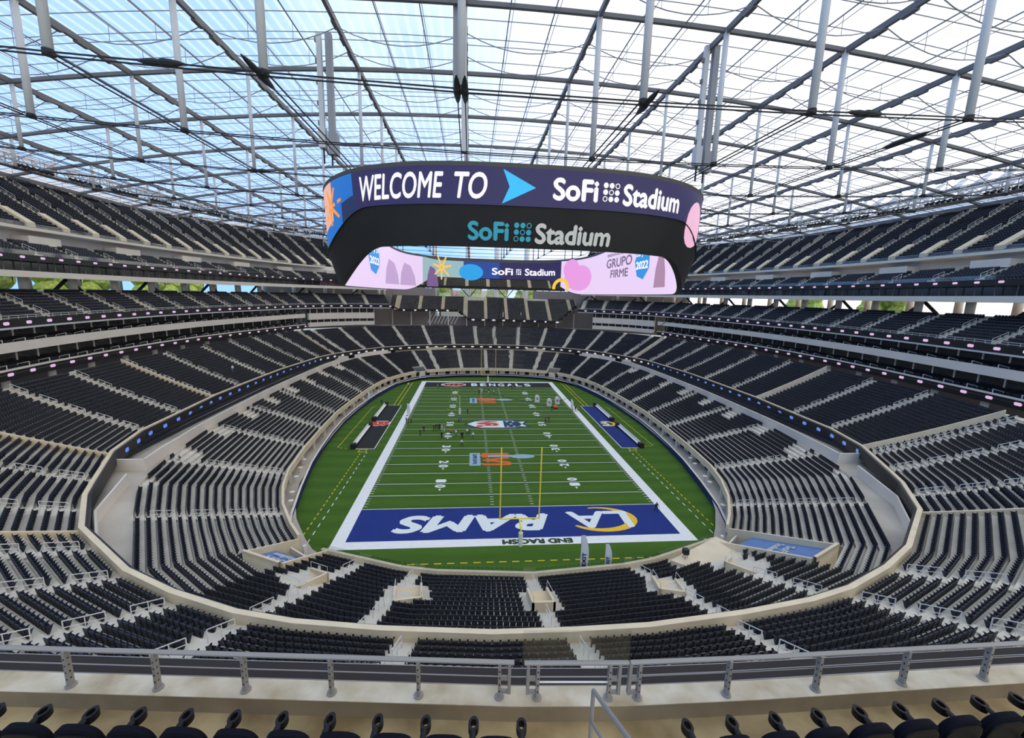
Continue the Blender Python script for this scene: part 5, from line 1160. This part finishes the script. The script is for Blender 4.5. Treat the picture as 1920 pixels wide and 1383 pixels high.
gl.add([c0, c1, (c1[0], c1[1], RH+.48), (c0[0], c0[1], RH+.48), (c0[0], c0[1]+.012, RH-.02), (c1[0], c1[1]+.012, RH-.02), (c1[0], c1[1]+.012, RH+.48), (c0[0], c0[1]+.012, RH+.48)], [(0, 1, 2, 3), (7, 6, 5, 4), (3, 2, 6, 7), (0, 3, 7, 4), (1, 5, 6, 2)])
gl.build('glass_panel', glassc, rail)
gm = MB(); gm.bar(rloc(fs(-5.6, -101.5), .25), rloc(fs(-3.7, -101.62), .25), .025, n=6); gm.build('gate_bar', railm, rail)
# aisle handrail in the foreground
hr = empty('stair_handrail', (-4.86, -106.35, ZF)); tag(hr, 'grey tubular handrail of the aisle between the foreground seats', 'handrail')
A = atz(1113, 1292, ZF+.95); B = atz(1190, 1400, ZF+1.75)
hr.location = (A[0], A[1], ZF); a_ = np.array([0, 0, .95]); b_ = np.array([B[0]-A[0], B[1]-A[1], 1.75])
MB().tube([(0, 0, 0), (0, 0, .93), (b_[0]*.03, b_[1]*.03, .96), tuple(b_), tuple(b_*2-a_)], .026, 10).build('rail_tube', galv, hr, smooth=False)
MB().tube([(0, 0, .5), tuple(b_-np.array([0, 0, .42])), tuple((b_*2-a_)-np.array([0, 0, .42]))], .021, 10).build('mid_tube', galv, hr)
# foreground seats
def sup(n_, w, h, p_): return [(w*np.sign(math.cos(t))*abs(math.cos(t))**(2/p_), h*np.sign(math.sin(t))*abs(math.sin(t))**(2/p_)) for t in np.linspace(0, 2*math.pi, n_, endpoint=False)]
def slab(outline, y0, y1, z0, bulge, tilt, m_, name):
    mb = MB(); k = len(outline); R_ = []
    for sc_f, yy in ((.86, y0-bulge), (1., y0), (1., y1), (.88, y1+bulge*.6)):
        R_.append([(x*sc_f, yy+(z*sc_f)*tilt, z0+z*sc_f) for x, z in outline])
    for a, b in zip(R_[:-1], R_[1:]): mb.strip(a+[a[0]], b+[b[0]])
    mb.add(R_[0], [tuple(range(k))[::-1]]); mb.add(R_[-1], [tuple(range(k))]); return mb.mesh(name, m_, True)
back_me = slab(sup(28, .24, .31, 3.2), -.02, .045, .69, .02, .2, navyu, 'backrest')
shell_me = slab(sup(28, .228, .285, 3.2), .05, .075, .66, .008, .2, navyf, 'back_shell')
pan_me = slab(sup(24, .215, .2, 3.2), -.10, -.03, .52, .02, .3, navyu, 'seat_pan')
am = MB(); path = [(0, .30, .50), (0, .16, .60), (0, .0, .645), (0, -.15, .66), (0, -.26, .67)]; wd = [.03, .032, .034, .034, .036]
prev = None
for (x, y, z), w_ in zip(path, wd):
    r_ = [(x+w_*math.cos(t), y, z+w_*.7*math.sin(t)) for t in np.linspace(0, 2*math.pi, 9)]
    if prev: am.strip(prev, r_)
    prev = r_
am.bar((0, .28, 0), (0, .24, .56), .05, .08)
arm_me = am.mesh('armrest', navyf, True)
cm_ = MB(); k = 18; o_ = [(.06*math.cos(2*math.pi*i/k), -.34+.088*math.sin(2*math.pi*i/k)) for i in range(k)]; i_ = [(.034*math.cos(2*math.pi*i/k), -.34+.05*math.sin(2*math.pi*i/k)) for i in range(k)]
Z0, Z1 = .60, .69
rg = [[(x, y, z) for x, y in q]+[(q[0][0], q[0][1], z)] for q, z in ((o_, Z0), (o_, Z1), (i_, Z1), (i_, Z0))]
for a, b in zip(rg, rg[1:]+rg[:1]): cm_.strip(a, b)
cup_me = cm_.mesh('cup_holder', navyf, True)
cups = [(75, 1337), (168, 1340), (258, 1343), (347, 1347), (438, 1350), (528, 1353), (617, 1355), (707, 1357), (797, 1359), (887, 1361), (978, 1363), (1292, 1364), (1378, 1359), (1462, 1349), (1540, 1345), (1618, 1339), (1695, 1334), (1770, 1327), (1842, 1320), (1915, 1312)]
row = []
for c_ in cups: row.append(atz(*c_, ZF+.69)[:2])
left = np.array(row[:11]); right = np.array(row[11:])
sp = np.mean(np.hypot(*np.diff(left, axis=0).T)); print('seat pitch', sp, np.mean(np.hypot(*np.diff(right, axis=0).T)))
ordn = ['first', 'second', 'third', 'fourth', 'fifth', 'sixth', 'seventh', 'eighth', 'ninth', 'tenth', 'eleventh', 'twelfth', 'thirteenth']
def fg_seats(P, side):
    P = np.asarray(P); d = P[-1]-P[0]; L = np.hypot(*d); d /= L; n_ = np.array([d[1], -d[0]])
    a = math.atan2(d[1], d[0])+math.pi; pit = L/(len(P)-1)
    N_ = len(P)+1
    for i in range(N_):
        t = (i-.5)*pit if side == 'left' else (i-.5)*pit
        if side == 'left' and i == N_-1: continue
        if side == 'right' and i == 0: continue
        c = P[0]+d*t+n_*.31   # cup sits ahead of the seat line
        o = empty('club_seat', (c[0], c[1], ZF), a); k = (N_-2-i) if side == 'left' else i-1
        tag(o, '%s dark navy padded seat %s of the aisle handrail in the foreground row' % (ordn[min(k, 12)], side), 'seat', 'foreground row of padded seats')
        obj('backrest', back_me, o); obj('back_shell', shell_me, o); obj('seat_pan', pan_me, o)
        for e in ((1,) if side == 'left' else (-1,))+((-1,) if (side == 'left' and i == 0) or (side == 'right' and False) else ()):
            q = obj('armrest', arm_me, o, (-e*pit/2, 0, 0)); obj('cup_holder', cup_me, q)
fg_seats(left, 'left'); fg_seats(right, 'right')
# ------------------------------------------------------------------ world outside
gr = mat('outer_ground', (170, 168, 150), .95, .3, .02)
tag(struct(MB().add([(-700, -700, -1), (700, -700, -1), (700, 700, -1), (-700, 700, -1)], [(0, 1, 2, 3)]).build('ground', gr)), 'pale ground outside the stadium')
def blob_tree(x, y, z, r, h):
    mb = MB(); rng = random.Random(int(x*7+y*3))
    for k in range(9):
        cx, cy, cz_ = x+rng.uniform(-r, r)*.7, y+rng.uniform(-r, r)*.7, z+h*rng.uniform(.45, .95); rr = r*rng.uniform(.4, .7); lat = 5; lon = 8
        ring_ = [[(cx+rr*math.sin(math.pi*a/lat)*math.cos(2*math.pi*b/lon)*rng.uniform(.85, 1.15), cy+rr*math.sin(math.pi*a/lat)*math.sin(2*math.pi*b/lon), cz_+rr*math.cos(math.pi*a/lat)) for b in range(lon+1)] for a in range(lat+1)]
        for a in range(lat): mb.strip(ring_[a], ring_[a+1])
    return mb
tk = MB().bar((0, 0, 0), (0, 0, 34), 1.2, n=6).mesh('trunk', mat('bark', (110, 92, 74), .9))
for k, (x, y) in enumerate([(-150, 10), (-152, 30), (-148, 48), (-155, 70), (-150, 92), (-158, 118), (-162, 140), (158, 46), (176, 110), (-28, 185), (-8, 188), (10, 183), (30, 187), (-46, 180)]):
    o = empty('tree', (x, y, -1)); sd = 'left columns' if x < -100 else 'right columns' if x > 100 else 'far end glazing'
    tag(o, 'leafy green tree outside seen through the open %s, %s one' % (sd, ordw(k if k < 7 else k-7 if k < 9 else k-9)), 'tree', 'trees outside the stadium')
    m_ = blob_tree(0, 0, 22, 7, 22); m_.build('crown', tree1, o); obj('trunk', tk, o)
o = MB().box(-30, 200, -1, 6, 212, 37.5).build('outdoor_building', whitep); tag(o, 'white building with a red banner outside behind the far end', 'building')
MB().box(-26, 199.4, 33.2, -8, 200, 36.6).build('banner', mat('red_banner', (196, 84, 84), .8, .4, .3, rgb2=(226, 214, 206)), o)
# spectator in the left middle tier
p = atz(436, 690, 15.2); o = obj('person', person_data(0, 'white', 'blue'), None, (p[0], p[1], 14.3), 1.2); tag(o, 'person in white top among the seats of the left middle tier', 'person')
# overhead camera wires above the field
sk = MB(); hub = np.array((3.5, 2.0, 9.0))
for q in ((-4, 6.5, 8.6), ): pass
for a, b in (((8, -28, 12.5), (25.5, 1.5, 9)), ((8, -28, 12.5), (-3.5, 0, 9)), ((-3.5, 0, 9), (-3.5, -58, 34)), ((25.5, 1.5, 9), (20, -58, 34))): sk.bar(a, b, .06)
tag(sk.build('camera_wires', cablem), 'thin black overhead camera wires above the field', 'wire')
